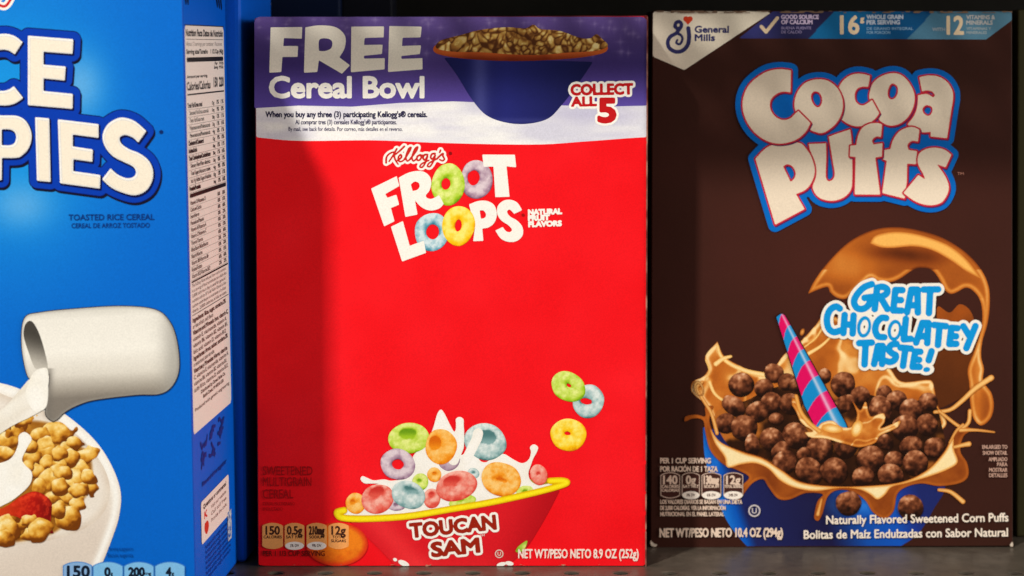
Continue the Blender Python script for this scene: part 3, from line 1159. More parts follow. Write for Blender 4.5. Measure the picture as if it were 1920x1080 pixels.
# back of the splash: the curling sheet and its shaded inside
S2 = Z(1500, 410, 3.484)
sheet("splash_shade", fb, area(sp([(1756, 600, 1), (1758, 574), (1780, 586), (1800, 570), (1822, 588), (1832, 640), (1826, 690), (1812, 740), (1790, 752), (1752, 764), (1700, 726), (1660, 700), (1690, 640)])),
      lambda x, y, d: ramp(0.55 - (y - 575) / 170.0 * 0.55 + 0.25 * (fbm(x, y, 40, 14) - .5), (0, (88, 42, 14)), (0.3, (104, 50, 16)), (0.6, (166, 80, 22))), step=2.5)
sheet("splash_sheet", fb, area(sp([(1345, 640, 1), (1358, 668), (1392, 688), (1428, 702), (1450, 690), (1470, 664), (1500, 640), (1528, 610), (1545, 590), (1580, 600), (1620, 630), (1668, 690), (1690, 715), (1735, 712), (1748, 716), (1758, 760), (1772, 800), (1700, 830), (1500, 830), (1350, 800), (1325, 760), (1298, 736), (1298, 716), (1318, 706), (1328, 690), (1322, 668)])),
      splash_col(31, 0.56, 0.55, 0.42, 9), step=2)
curl = area(sp(S2([(50, 490, 1), (95, 400), (190, 275), (320, 150), (470, 75), (620, 55), (770, 75), (930, 125), (1080, 220), (1180, 330), (1230, 440), (1238, 560), (1225, 680), (1190, 800), (1182, 900), (1200, 980), (1195, 1060), (1250, 1140), (1265, 1230), (1240, 1310), (1180, 1350), (1130, 1300), (1110, 1200), (1105, 1080), (1095, 980), (1140, 860), (1172, 760), (1190, 650), (1178, 540), (1130, 470), (1080, 450), (1030, 475), (985, 490), (945, 465), (905, 390), (860, 335), (800, 320), (740, 330), (650, 390), (580, 415), (510, 410), (460, 385), (425, 410), (360, 470), (300, 520), (240, 515), (195, 480), (178, 445), (120, 460)])))


def curl_col(x, y, d):
    u, v = (x - 1500) * 3.484, (y - 410) * 3.484
    k = 0.44 + 0.25 * (fbm(x, y, 60, 17) - 0.5)
    k = k + 0.20 * np.exp(-((u - 330) / 190.0) ** 2 - ((v - 300) / 130.0) ** 2)
    k = k - 0.30 * np.exp(-((u - 680) / 240.0) ** 2 - ((v - 225 - (u - 600) * 0.10) / 48.0) ** 2)
    k = k - 0.22 * sstep(4.5, 0.2, d) * (v < 330)
    k = k + 0.34 * np.exp(-((d - 5) / 3.2) ** 2) * (v > 330) + 0.16 * np.exp(-((u - 1160) / 30.0) ** 2) * (v > 520)
    return ramp(np.clip(k, 0, 1), *AMB)


sheet("splash_curl", fb, curl, curl_col, step=1.8)
hl = area(sp(S2([(455, 160, 1), (490, 110), (600, 85), (720, 92), (850, 125), (980, 180), (1090, 270), (1185, 395, 1), (1080, 340), (980, 270), (860, 205), (740, 180), (600, 190), (520, 185)])))
sheet("splash_gleam", fb, hl, lambda x, y, d: mix(ramp(0.62 + 0 * x, *AMB), (250, 186, 92), d / 5.0), step=1.6)

# bed of puffs
sheet("puff_bed", fb, area(sp([(1340, 786), (1354, 764), (1400, 750), (1440, 730), (1500, 716), (1570, 722), (1640, 742), (1700, 752), (1748, 752), (1766, 800), (1770, 850), (1730, 890), (1660, 912), (1570, 914), (1500, 905), (1430, 878), (1370, 840)])),
      lambda x, y, d: mix(mix((24, 11, 5), (70, 34, 12), fbm(x, y, 22, 18)), (186, 106, 38), sstep(0.50, 0.68, fbm(x, y, 38, 27) + 0.16 * (x < 1440) - 0.12 * (y > 850))), step=3)
for pts, r0, r1 in (([(1345, 648), (1352, 668), (1372, 684), (1402, 696), (1430, 702)], 2.5, 4.5), ([(1342, 682), (1356, 672), (1370, 668)], 4.5, 2.5),
                    ([(1516, 662), (1536, 650), (1552, 636), (1562, 622)], 3.5, 1.5), ([(1508, 650), (1530, 632), (1546, 606)], 1.5, 2.0),
                    ([(1324, 675), (1330, 695), (1322, 712)], 2.2, 1.2), ([(1330, 716), (1340, 738), (1360, 752), (1380, 752)], 3.2, 2.0)):
    sheet("splash_gleam", fb, stroke(pts, r0, r1), lambda x, y, d: mix((244, 178, 84), (255, 224, 156), d / 2.5), step=1.2)


def puff(cx, cy, rx, ry, seed):
    def col(x, y, d):
        u, v = (x - cx) / rx, (y - cy) / ry
        nz = np.sqrt(np.clip(1 - u * u - v * v, 0, 1))
        sh = -0.22 * u - 0.62 * v + 0.42 * nz
        cr = fbm(x, y, 8.5, seed, 3) - 0.5
        k = 0.16 + 0.62 * sh + 0.95 * cr
        return ramp(np.clip(k, 0, 1), (0.0, (32, 14, 7)), (0.3, (86, 42, 23)), (0.55, (142, 80, 48)), (0.78, (202, 136, 94)), (1.0, (248, 210, 172)))
    return sheet("printed_puff", fb, ell(cx, cy, rx, ry, seed * 37 % 180, 0.14, seed), col, step=1.6)


PUFFS = [(1451, 700, 19, 18), (1545, 705, 15, 13), (1475, 716, 17, 16), (1389, 721, 24, 23), (1432, 728, 19, 18), (1490, 722, 12, 13), (1580, 721, 25, 23), (1657, 737, 16, 15), (1612, 742, 19, 18), (1682, 750, 21, 18), (1740, 753, 18, 17), (1446, 756, 20, 20), (1582, 757, 22, 15), (1482, 757, 22, 20), (1375, 761, 25, 17), (1650, 768, 26, 22), (1707, 769, 23, 22), (1420, 772, 22, 20), (1455, 785, 14, 12),
         (1360, 793, 19, 20), (1737, 796, 21, 20), (1697, 801, 25, 24), (1395, 802, 25, 24), (1447, 823, 24, 22), (1492, 817, 26, 23), (1410, 834, 22, 14), (1659, 828, 14, 17), (1707, 836, 22, 18), (1537, 841, 25, 25), (1586, 836, 22, 23), (1751, 838, 19, 20), (1462, 846, 21, 15), (1507, 850, 14, 12), (1632, 861, 26, 26), (1675, 863, 17, 18), (1716, 868, 24, 24), (1471, 867, 24, 22), (1617, 893, 21, 18), (1670, 891, 25, 21), (1517, 883, 27, 24), (1564, 883, 25, 26)]
for k, p in enumerate(PUFFS):
    puff(*p, 60 + k)

# front of the splash: cream edge with its drips
front = area(sp([(1338, 760, 1), (1330, 790), (1348, 826), (1392, 846), (1430, 858), (1465, 880), (1500, 902), (1560, 911), (1630, 910), (1690, 903), (1735, 882), (1768, 848), (1785, 815), (1795, 806), (1812, 800), (1820, 806), (1806, 818), (1800, 845), (1813, 868), (1815, 892), (1800, 905), (1762, 911), (1728, 906), (1700, 912), (1682, 926), (1675, 958), (1658, 972), (1636, 960), (1622, 938), (1600, 922), (1572, 918), (1552, 930), (1542, 962), (1534, 976), (1526, 970), (1532, 940), (1542, 926), (1510, 924), (1480, 936), (1458, 934), (1440, 912), (1430, 898), (1410, 906), (1390, 932), (1384, 940), (1390, 912), (1404, 894), (1380, 880), (1356, 870), (1332, 845), (1322, 810), (1318, 788), (1300, 784), (1284, 790), (1286, 780), (1306, 777), (1322, 780), (1322, 762)]))
sheet("splash_front", fb, front, lambda x, y, d: ramp(np.clip(0.34 + 0.28 * (fbm(x, y, 30, 23) - .5) + 0.12 * np.exp(-((d - 3) / 2.0) ** 2), 0, 1), *AMB), step=1.8)
cream = area(sp([(1330, 800, 1), (1350, 828), (1392, 848), (1430, 860), (1465, 882), (1500, 904), (1560, 912), (1630, 911), (1690, 904), (1736, 883), (1770, 848), (1786, 818), (1788, 842), (1795, 866), (1776, 880), (1738, 894), (1700, 905), (1672, 912), (1658, 928), (1644, 936), (1630, 926), (1610, 917), (1575, 914), (1530, 920), (1490, 914), (1462, 900), (1440, 878), (1415, 868), (1390, 870), (1364, 876), (1358, 856), (1340, 830)]))
sheet("splash_gleam", fb, cream, lambda x, y, d: mix((226, 142, 50), mix((255, 224, 156), (252, 236, 190), fbm(x, y, 30, 24)), d / 4.5), step=1.6)
for pts, r0, r1 in (([(1540, 936), (1536, 952), (1533, 964)], 2.0, 3.6), ([(1760, 918), (1782, 922), (1805, 940)], 3.0, 4.6), ([(1788, 838), (1805, 834), (1816, 832)], 3, 5),
                    ([(1752, 772), (1780, 768), (1802, 752), (1828, 728), (1858, 708)], 3.2, 5.6), ([(1760, 770), (1800, 800), (1815, 792), (1818, 770)], 3.0, 4.0), ([(1800, 806), (1830, 806), (1864, 810)], 4.0, 1.6), ([(1780, 830), (1792, 808), (1805, 796)], 2.2, 3.0), ([(1316, 716), (1306, 728), (1320, 752), (1334, 776), (1344, 812)], 3.0, 3.4)):
    sheet("splash_thread", fb, stroke(pts, r0, r1), lambda x, y, d: mix((196, 112, 36), (248, 196, 118), d / 3.2), step=1.2)
sheet("splash_drop", fb, ell(1503.5, 622, 4, 7, 20), lambda x, y, d: mix((150, 78, 26), (236, 160, 76), d / 3.0), step=1.2)
sheet("splash_drop", fb, ell(1310, 728, 9, 15, -15) - ell(1311, 730, 5, 10, -15), lambda x, y, d: mix((150, 90, 40), (236, 186, 110), d / 2.0), step=1.2)
puff(1590, 943, 24, 23, 151)
puff(1707, 951, 25, 24, 152)

# striped straw and the crown of milk it makes
straw = area(sp([(1455, 594, 1), (1464, 588), (1471, 591, 1), (1584, 792, 1), (1588, 802, 1), (1528, 800, 1), (1508, 760, 1)]))
sheet("straw_outline", fb, straw.grow(2.0), (30, 18, 20), step=1.6)


def straw_col(x, y, d):
    ax, ay, bx, by = 1462.0, 590.0, 1560.0, 806.0
    L = math.hypot(bx - ax, by - ay)
    ux, uy = (bx - ax) / L, (by - ay) / L
    s = (x - ax) * ux + (y - ay) * uy
    t = (-(x - ax) * uy + (y - ay) * ux) / (8 + 18 * s / L)              # -1 right .. 1 left
    q = s / L - 0.035 * t + 0.02 * (1 - t * t)
    edges = (0.03, 0.14, 0.243, 0.356, 0.458, 0.593, 0.731, 0.88)
    n = np.zeros_like(x, int)
    for e in edges:
        n += q > e
    c = np.where((n % 2 == 0)[:, None], (20, 140, 206), (226, 10, 96))
    return mix(c, (238, 226, 240), 0.75 * np.exp(-((t + 0.45) / 0.16) ** 2) + 0.15 * np.exp(-((t + 0.75) / 0.2) ** 2))


sheet("printed_straw", fb, straw, straw_col, step=1.5)
sheet("milk_crown", fb, area(sp([(1440, 712, 1), (1470, 735), (1492, 750), (1508, 780), (1530, 800), (1540, 792), (1560, 788), (1578, 800), (1598, 798), (1606, 776), (1598, 752), (1612, 768), (1622, 752), (1628, 772), (1634, 780), (1656, 774), (1658, 790), (1650, 802), (1668, 796), (1688, 788), (1680, 802), (1650, 816), (1640, 830), (1612, 838), (1584, 832), (1548, 822), (1520, 820), (1508, 810), (1524, 808), (1502, 792), (1486, 762)])) & area(poly([(1484, 736), (1700, 736), (1700, 850), (1484, 850)])),
      splash_col(35, 0.62, 0.7, 0.30, 6, sc=26), step=1.6)
sheet("splash_thread", fb, stroke([(1492, 742), (1500, 770), (1516, 792), (1536, 808)], 3.6, 4.4), lambda x, y, d: mix((206, 124, 42), (246, 184, 96), d / 3.5), step=1.3)
sheet("splash_gleam", fb, ell(1560, 803, 20, 8, 6) | ell(1606, 803, 10, 16, 20), lambda x, y, d: mix((230, 150, 54), (255, 226, 160), d / 6.0), step=1.6)

# ---- balloon of words
Fz = Z(1530, 520, 5.684)
r = 6.3
W = []


def st(*pts, rr=r, smooth=False):
    W.append(stroke(Fz(list(pts)), rr, smooth=smooth))


st((588, 70), (500, 108), (425, 190), (400, 262), (430, 322), (490, 334), (548, 300), (578, 235), smooth=True)
st((512, 216), (600, 205))
st((645, 108), (620, 335)); st((645, 108), (705, 98), (752, 125), (742, 175), (660, 212), smooth=True); st((680, 205), (755, 335))
st((840, 132), (818, 350)); st((840, 132), (915, 134)); st((830, 238), (900, 240)); st((818, 350), (905, 352))
st((1010, 130), (965, 368)); st((1076, 128), (1080, 372)); st((1010, 128), (1076, 128)); st((985, 295), (1078, 295))
st((1142, 128), (1296, 126)); st((1212, 128), (1198, 378))
st((248, 330), (205, 308), (145, 345), (112, 430), (125, 530), (180, 580), (250, 565), smooth=True)
st((300, 398), (286, 590)); st((395, 404), (385, 595)); st((292, 500), (390, 500))
W.append(ell(*Fz([(507, 525)])[0], 13.2, 20.2, 8) - ell(*Fz([(510, 525)])[0], 7.2, 13.5, 10))
st((742, 432), (690, 430), (640, 485), (626, 560), (655, 625), (722, 635), smooth=True)
W.append(ell(*Fz([(832, 562)])[0], 13.2, 20, 8) - ell(*Fz([(835, 562)])[0], 7.2, 13.2, 10))
st((952, 440), (930, 658), (1004, 652))
st((1130, 482), (1062, 692)); st((1192, 484), (1180, 698)); st((1130, 484), (1192, 484)); st((1095, 625), (1184, 625))
st((1254, 505), (1380, 518)); st((1312, 512), (1294, 718))
st((1438, 536), (1416, 708)); st((1438, 536), (1502, 540)); st((1428, 622), (1488, 626)); st((1416, 708), (1490, 706))
st((1566, 520), (1625, 615)); st((1695, 518), (1598, 752))
st((455, 698), (588, 692)); st((524, 698), (512, 925))
st((655, 728), (614, 920)); st((704, 728), (698, 920)); st((655, 728), (704, 728)); st((636, 855), (698, 855))
st((852, 706), (800, 716), (768, 762), (800, 802), (844, 828), (836, 872), (790, 898), (742, 888), smooth=True)
st((896, 746), (1005, 756)); st((948, 752), (922, 940))
st((1052, 788), (1024, 950)); st((1052, 788), (1106, 790)); st((1040, 872), (1094, 876)); st((1024, 950), (1098, 952))
st((1226, 785), (1196, 880)); W.append(ell(*Fz([(1174, 980)])[0], 6.6, 4.8, -8))
balloon = union(W)
sheet("letter_outline", fb, balloon.grow(5.6), (246, 240, 228), step=1.6)
sheet("lettering", fb, balloon, (8, 150, 222), step=1.2)

# ---- the name, letter by letter, back to front
B, C, D, E = Z(1380, 110, 6.75), Z(1580, 110, 6.75), Z(1380, 240, 6), Z(1580, 240, 6)
nm = [
    area(sp(C([(965, 235, 1), (1080, 214), (1200, 225), (1312, 290), (1380, 395), (1392, 500), (1365, 680), (1315, 1006, 1), (1105, 984, 1), (1112, 925, 1), (1000, 930), (900, 890), (815, 832, 1), (900, 720), (940, 600), (950, 462, 1), (1060, 448), (1140, 492, 1), (1162, 460), (1120, 412), (1050, 402), (1000, 416, 1)])),
         sp(C([(1070, 588), (1120, 610), (1132, 660), (1105, 712), (1065, 722), (1020, 690), (1004, 640), (1030, 600)]))),
    area(sp(C([(620, 184), (740, 210), (840, 310), (902, 450), (892, 600), (820, 740), (720, 820), (620, 846), (540, 832), (465, 785, 1), (420, 700), (370, 600), (333, 500), (340, 420), (380, 310), (480, 225)])),
         sp(C([(640, 315), (690, 360), (690, 440), (655, 500), (610, 516), (570, 480), (568, 400), (600, 330)]))),
    area(sp(C([(342, 218, 1), (318, 360, 1), (250, 354), (180, 380), (148, 450), (155, 530), (200, 580), (260, 590), (330, 550), (365, 522, 1), (458, 690, 1), (400, 765), (300, 832), (180, 856), (60, 822), (-40, 740), (-85, 600), (-75, 440), (-30, 320), (50, 235), (150, 194), (250, 194)]))),
    area(sp(B([(1050, 261), (1180, 290), (1290, 390), (1346, 540), (1332, 690), (1260, 820), (1150, 912), (1060, 942), (940, 905, 1), (860, 820), (780, 720), (738, 620), (745, 500), (800, 380), (900, 292)])),
         sp(B([(1015, 414), (1065, 450), (1086, 530), (1062, 600), (1015, 613), (965, 560), (944, 480), (968, 425)]))),
    area(sp(D([(215, 345, 1), (335, 225), (460, 180), (700, 165), (790, 240), (860, 360), (882, 480), (850, 600), (780, 690), (670, 742, 1), (766, 910, 1), (436, 1086, 1)])),
         sp(D([(525, 430, 1), (570, 407), (630, 430), (666, 500), (655, 560), (610, 606, 1)]))),
    area(sp(B([(692, 150, 1), (685, 426, 1), (600, 417), (520, 440), (450, 500), (424, 580), (445, 670), (510, 745), (600, 776), (680, 757), (740, 700), (785, 662, 1), (938, 815, 1), (880, 920), (780, 1010), (650, 1062), (500, 1072), (350, 1022), (220, 920), (130, 790), (84, 640), (90, 490), (150, 350), (260, 240), (400, 160), (540, 134), (640, 140)]))),
    area(sp(D([(815, 180, 1), (1006, 172, 1), (1010, 300), (1004, 540), (1020, 586), (1050, 597), (1090, 570), (1105, 510), (1085, 380), (1040, 96, 1), (1278, 14, 1), (1290, 100), (1300, 300), (1302, 580), (1282, 700), (1200, 782), (1080, 817), (960, 797), (890, 742), (858, 660), (892, 560), (900, 470), (880, 370), (830, 250)]))),
    area(sp(E([(858, 18, 1), (840, 152, 1), (770, 145), (724, 190), (735, 245, 1), (830, 260, 1), (820, 406, 1), (718, 400, 1), (715, 600), (706, 660), (690, 792, 1), (440, 730, 1), (490, 368, 1), (445, 350, 1), (456, 250, 1), (532, 235, 1), (560, 140), (620, 50), (700, 2), (780, -12)]))),
    area(sp(E([(437, -42, 1), (425, 102, 1), (370, 96), (324, 140), (342, 185, 1), (441, 170, 1), (435, 320, 1), (360, 330, 1), (415, 747, 1), (130, 746, 1), (140, 325, 1), (75, 320, 1), (80, 200, 1), (150, 190, 1), (165, 100), (210, 5), (290, -45), (380, -56)]))),
    area(sp(E([(838, 350), (862, 280), (940, 234), (1040, 221), (1140, 244), (1217, 300, 1), (1152, 442, 1), (1052, 405, 1), (1100, 470), (1152, 550), (1187, 650), (1172, 740), (1110, 832), (1010, 866), (900, 857), (790, 812), (678, 730, 1), (845, 528, 1), (922, 577, 1), (902, 520), (850, 425)])))]
alln = union(nm)
fill = area(poly([(1430, 200), (1560, 268), (1740, 262), (1760, 330), (1700, 345), (1560, 330), (1440, 300)]))
cfill = area(sp(B([(600, 400), (440, 480), (410, 600), (500, 760), (640, 800), (780, 700), (800, 560), (740, 420)])))
sheet("logo_backing", fb, alln.grow(13.5) | fill | cfill, lambda x, y, d: mix((0, 98, 190), (0, 112, 204), fbm(x, y, 50, 19)), step=2)
for s in nm:
    sheet("letter_outline", fb, s.grow(2.6, 1.6, 2.4), (84, 30, 84), step=1.8)
    sheet("letter_outline", fb, s.grow(3.0), (206, 38, 58), step=1.6)
    sheet("letter", fb, s, (240, 222, 198), step=1.6)
text(fb, "TM", (1794, 328), (1806, 328), 5, (190, 130, 110))

# ---- small print
OFF = (230, 202, 180)
text(fb, "PER 1 CUP SERVING", (1238, 868), (1332, 868), 9.5, OFF, bold=0.5)
text(fb, "POR RACIÓN DE 1 TAZA", (1238, 883.5), (1345, 883.5), 9.5, OFF, bold=0.5)
for x0, x1, big, ls, ov in ((1238, 1275, "140", ["CALORIES", "CALORÍAS"], None), (1278, 1312, "0g", ["SAT FAT"], "0% DV"), (1315, 1352, "130mg", ["SODIUM"], "6% DV"), (1356, 1393, "12g", ["TOTAL SUGARS"], "24% DV")):
    facts_tag(fb, x0, x1, 887, 932, (70, 38, 32), big, ls, OFF, ov, edge=(206, 178, 160))
for s, x1, y in (("LOS VALORES DIARIOS SE BASAN EN UNA DIETA", 1391, 944), ("DE 2,000 CALORÍAS. VER LA INFORMACIÓN", 1360, 955.5), ("NUTRICIONAL EN EL PANEL LATERAL", 1357, 967)):
    text(fb, s, (1238, y), (x1, y), 7.5, OFF, bold=0.35)
text(fb, "NET WT/PESO NETO 10.4 OZ (294g)", (1237, 1006.5), (1467, 1005.5), 16, (238, 212, 190), bold=0.7)
kosher(fb, 1414, 957, 11.5, (206, 196, 196))
text(fb, "Naturally Flavored Sweetened Corn Puffs", (1549, 982), (1890, 977), 15.5, (244, 228, 210), bold=0.5)
text(fb, "Bolitas de Maíz Endulzadas con Sabor Natural", (1507, 1009.5), (1889, 1005), 15.5, (244, 228, 210), bold=0.5)
for s, x0, y in (("ENLARGED TO", 1841, 841), ("SHOW DETAIL", 1842, 852), ("AMPLIADO", 1853, 864), ("PARA", 1869, 873.5), ("MOSTRAR", 1854, 884), ("DETALLES", 1854, 894)):
    text(fb, s, (x0, y), (1888, y), 7, (190, 150, 132), bold=0.3)

# knocks along the folds
for pts in ([(1219.5, 1012), (1226, 1018), (1233, 1021), (1228, 1025), (1220, 1022)], [(1893, 1020), (1898, 1015), (1899, 1024), (1894, 1024)]):
    sheet("scuff", fb, area(sp(pts)), lambda x, y, d: mix((150, 128, 110), (216, 202, 184), d / 1.5), step=1)
wear = Shape(lambda X, Y: np.minimum(3.2 - np.abs(Y - 21.5), (noise(X, Y * 3, 9, 41) - 0.6) * 8), (1224, 18, 1896, 26)) & area(poly(BROWN_C)).grow(-0.6)
sheet("scuff", fb, wear, (120, 96, 78), step=1.4)
# ------------------------------------------------------------------ print of the blue box, front
BL = area(poly([(-480, -66), (edge_px(-66) - 1.5, -66), (edge_px(1150) - 1.5, 1150), (-480, 1150)]))


def blue_ground(x, y, d):
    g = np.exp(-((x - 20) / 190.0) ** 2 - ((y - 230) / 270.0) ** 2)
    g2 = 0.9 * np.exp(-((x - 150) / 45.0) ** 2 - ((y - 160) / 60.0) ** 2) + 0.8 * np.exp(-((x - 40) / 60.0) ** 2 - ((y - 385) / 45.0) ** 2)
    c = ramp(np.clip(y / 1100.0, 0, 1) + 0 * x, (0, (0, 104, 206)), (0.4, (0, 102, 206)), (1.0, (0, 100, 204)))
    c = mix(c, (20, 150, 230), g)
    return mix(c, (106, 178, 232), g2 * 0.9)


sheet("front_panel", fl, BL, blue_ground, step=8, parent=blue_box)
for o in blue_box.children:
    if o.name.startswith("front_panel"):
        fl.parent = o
g6, h6 = Z(0, 40, 6), Z(0, 210, 6)
# tail of the script name above
tail = union([stroke([(-20, 8), (4, -8), (22, -12), (18, 2), (8, 12), (-8, 6)], 2.6), stroke([(-6, -20), (-2, -6)], 2)])
sheet("letter_outline", fl, tail.grow(4.6), WHITE, step=1.4)
sheet("script_lettering", fl, tail, (206, 24, 30), step=1.2)
nb = [
    area(sp(g6([(250, 235, 1), (165, 365, 1), (100, 325), (20, 315), (-120, 345), (-210, 450), (-235, 560), (-200, 680), (-110, 765), (20, 786), (100, 770), (155, 735, 1), (255, 860, 1), (160, 922), (30, 942), (-150, 905), (-330, 780), (-400, 560), (-340, 330), (-170, 190), (30, 144), (160, 168)]))),
    area(poly(g6([(318, 165), (820, 205), (812, 362), (485, 337), (485, 490), (735, 512), (725, 660), (485, 637), (485, 787), (815, 820), (812, 980), (318, 938)]))),
    area(sp(h6([(-170, 38, 1), (30, 42), (200, 50), (300, 120), (352, 260), (322, 400), (240, 490), (180, 511), (18, 512, 1), (15, 762, 1), (-150, 755, 1)])),
         sp(h6([(15, 190, 1), (110, 192), (165, 220), (187, 280), (165, 352), (110, 378), (15, 376, 1)]))),
    area(poly(h6([(400, 62), (550, 75), (565, 782), (420, 768)]))),
    area(poly(h6([(655, 86), (1105, 140), (1105, 286), (815, 248), (815, 390), (1040, 425), (1035, 556), (820, 526), (820, 668), (1125, 712), (1120, 856), (680, 797)]))),
    area(sp(h6([(1642, 215, 1), (1555, 337, 1), (1500, 285), (1410, 254), (1345, 285), (1360, 355), (1450, 420), (1570, 470), (1670, 550), (1717, 660), (1705, 780), (1640, 882), (1520, 932), (1380, 902), (1250, 842), (1155, 755, 1), (1245, 640, 1), (1320, 705), (1420, 747), (1500, 735), (1535, 680), (1500, 610), (1390, 555), (1270, 490), (1188, 390), (1158, 270), (1208, 150), (1310, 80), (1400, 68), (1520, 110)])))]
un = union(nb)
sheet("logo_backing", fl, un.grow(15.5, 2.5, 4.5), (16, 14, 36), step=2)
sheet("logo_backing", fl, un.grow(16.2), (4, 10, 70), step=2)
sheet("logo_backing", fl, un.grow(14.6), (0, 58, 176), step=2)
for s in nb:
    sheet("letter_outline", fl, s.grow(2.2, 2.0, 2.6), (6, 10, 66), step=1.8)
    sheet("letter", fl, s.grow(0.6), (250, 247, 240), step=1.8)
    sheet("letter", fl, s.grow(-1.6, 1.0, 1.6) & s, lambda x, y, d: mix((206, 208, 212), (246, 234, 214), d / 1.7), step=1.6)
sheet("registered_mark", fl, ell(302.5, 247.5, 3.8, 3.8), (6, 40, 104), step=1)
text(fl, "TOASTED RICE CEREAL", (129, 413), (289.5, 412), 10.6, (6, 50, 122), bold=0.35)
text(fl, "CEREAL DE ARROZ TOSTADO", (134.5, 427.5), (281, 426.5), 8.6, (6, 54, 130), bold=0.25)

# jug, milk and bowl
P3 = Z(0, 540, 4)
sheet("printed_bowl", fl, area(sp([(-60, 712), (0, 718), (50, 735), (120, 775), (175, 822), (208, 870), (226, 920), (224, 965), (212, 1005), (192, 1056), (170, 1100), (130, 1140, 1), (-300, 1140, 1), (-300, 740)])),
      lambda x, y, d: mix(mix((246, 238, 226), (224, 210, 196), sstep(930, 1080, y + x * 0.35)), (252, 250, 244), np.exp(-((d - 10) / 7.0) ** 2)), step=3)
sheet("bowl_inside", fl, area(sp([(-60, 735), (20, 745), (90, 775), (150, 820), (190, 868), (206, 912), (200, 950), (176, 980), (130, 1003), (70, 1017), (0, 1023), (-80, 1022)])),
      lambda x, y, d: mix(mix((212, 192, 172), (240, 232, 222), d / 16.0), (236, 226, 212), noise(x, y, 30, 3)), step=3)


def krisp(cx, cy, rx, ry, seed, a=0):
    def col(x, y, d):
        u, v = (x - cx) / rx, (y - cy) / ry
        nz = np.sqrt(np.clip(1 - u * u - v * v, 0, 1))
        k = 0.24 - 0.26 * u - 0.48 * v + 0.32 * nz + 0.85 * (fbm(x, y, 11, seed, 3) - 0.5)
        return ramp(np.clip(k, 0, 1), (0, (116, 58, 8)), (0.25, (184, 112, 24)), (0.5, (226, 164, 56)), (0.75, (246, 204, 110)), (1, (255, 236, 178)))
    return sheet("printed_krispie", fl, ell(cx, cy, rx * 1.14, ry * 1.14, a, 0.62, seed), col, step=1.6)


KR = [(15, 826, 24, 14, 0), (12, 850, 17, 12, 0), (35, 800, 14, 24, 45), (45, 790, 20, 7, -30), (107, 812, 25, 20, 0), (76, 816, 18, 12, 10), (125, 842, 15, 12, 0), (88, 838, 20, 14, 25), (95, 851, 15, 14, 0), (62, 858, 19, 14, 10), (88, 868, 13, 12, 0), (120, 866, 17, 18, 0), (160, 855, 26, 13, -20), (72, 884, 13, 12, 0), (95, 898, 22, 23, 0), (150, 880, 17, 14, 30), (108, 880, 12, 10, 0), (142, 898, 28, 15, 35), (165, 915, 16, 11, 20), (75, 912, 14, 18, 0), (100, 934, 18, 13, 20), (130, 926, 26, 18, 40), (145, 944, 15, 12, 0), (128, 968, 20, 22, 0), (42, 975, 20, 16, 0), (22, 968, 14, 10, 0)]
sheet("printed_krispie_bed", fl, area(sp([(-40, 790), (30, 800), (60, 786), (110, 796), (140, 826), (168, 846), (176, 880), (172, 918), (150, 950), (126, 985), (80, 1010), (0, 1022), (-40, 1020)])),
      lambda x, y, d: mix((236, 224, 206), mix((120, 62, 10), (204, 140, 44), fbm(x, y, 16, 26)), d / 6.0), step=2)
KR += [(56, 836, 15, 12, 20), (135, 858, 14, 13, 0), (112, 850, 14, 12, 0), (120, 886, 15, 13, 10), (165, 895, 14, 11, 30), (112, 912, 15, 13, 0), (148, 920, 15, 12, 0), (108, 955, 14, 14, 0), (60, 1000, 15, 12, 0), (52, 875, 12, 11, 0), (140, 830, 14, 11, 20)]
for k, q in enumerate(KR):
    krisp(*q[:4], 200 + k, q[4])
sheet("printed_strawberry", fl, area(sp([(-30, 965), (10, 950), (40, 930), (66, 921), (90, 932), (98, 948), (95, 985), (100, 1000), (70, 990), (30, 968), (0, 968)])),
      lambda x, y, d: mix(ramp(np.clip((x - 5) / 95.0, 0, 1), (0, (206, 60, 20)), (0.6, (178, 22, 14)), (1, (110, 10, 8))), (228, 60, 30), 0.5 * np.exp(-((d - 6) / 5.0) ** 2) * (y < 950) + 0.5 * (fbm(x * 1.4, y, 9, 33) > 0.62)), step=2)
for k, q in enumerate([(15, 992, 18, 20), (0, 1010, 20, 14), (55, 975, 12, 9), (74, 994, 20, 20)]):
    krisp(*q, 240 + k)
sheet("milk_splash", fl, area(sp([(-40, 960), (10, 945), (40, 925), (58, 905), (60, 885), (48, 872), (42, 860), (52, 838), (60, 822), (48, 810), (36, 816), (34, 835), (22, 858), (0, 868), (-60, 880)])), milk_col, step=2)
sheet("milk_splash", fl, area(sp([(54, 712), (70, 700), (92, 680), (94, 720), (88, 760), (60, 780), (20, 800), (-60, 850), (-60, 800), (0, 770), (34, 735)])), lambda x, y, d: mix(milk_col(x, y, d), (222, 210, 192), 0.5 * noise(x * 0.6 + y * 0.9, y * 0.1, 12, 5)), step=2)


def jug_col(x, y, d):
    t = (y - 575 - (x - 60) * -0.05) / 175.0
    c = ramp(np.clip(t, 0, 1), (0.0, (206, 202, 192)), (0.15, (240, 236, 226)), (0.5, (246, 242, 232)), (0.75, (224, 218, 206)), (0.92, (164, 156, 144)), (1.0, (132, 124, 114)))
    c = mix(c, (160, 156, 148), 0.7 * np.exp(-((x - 330) / 26.0) ** 2) + 0.5 * sstep(6, 0, d))
    return mix(c, (120, 114, 106), 0.6 * np.exp(-((x - 92) / 8.0) ** 2) * (y > 690))


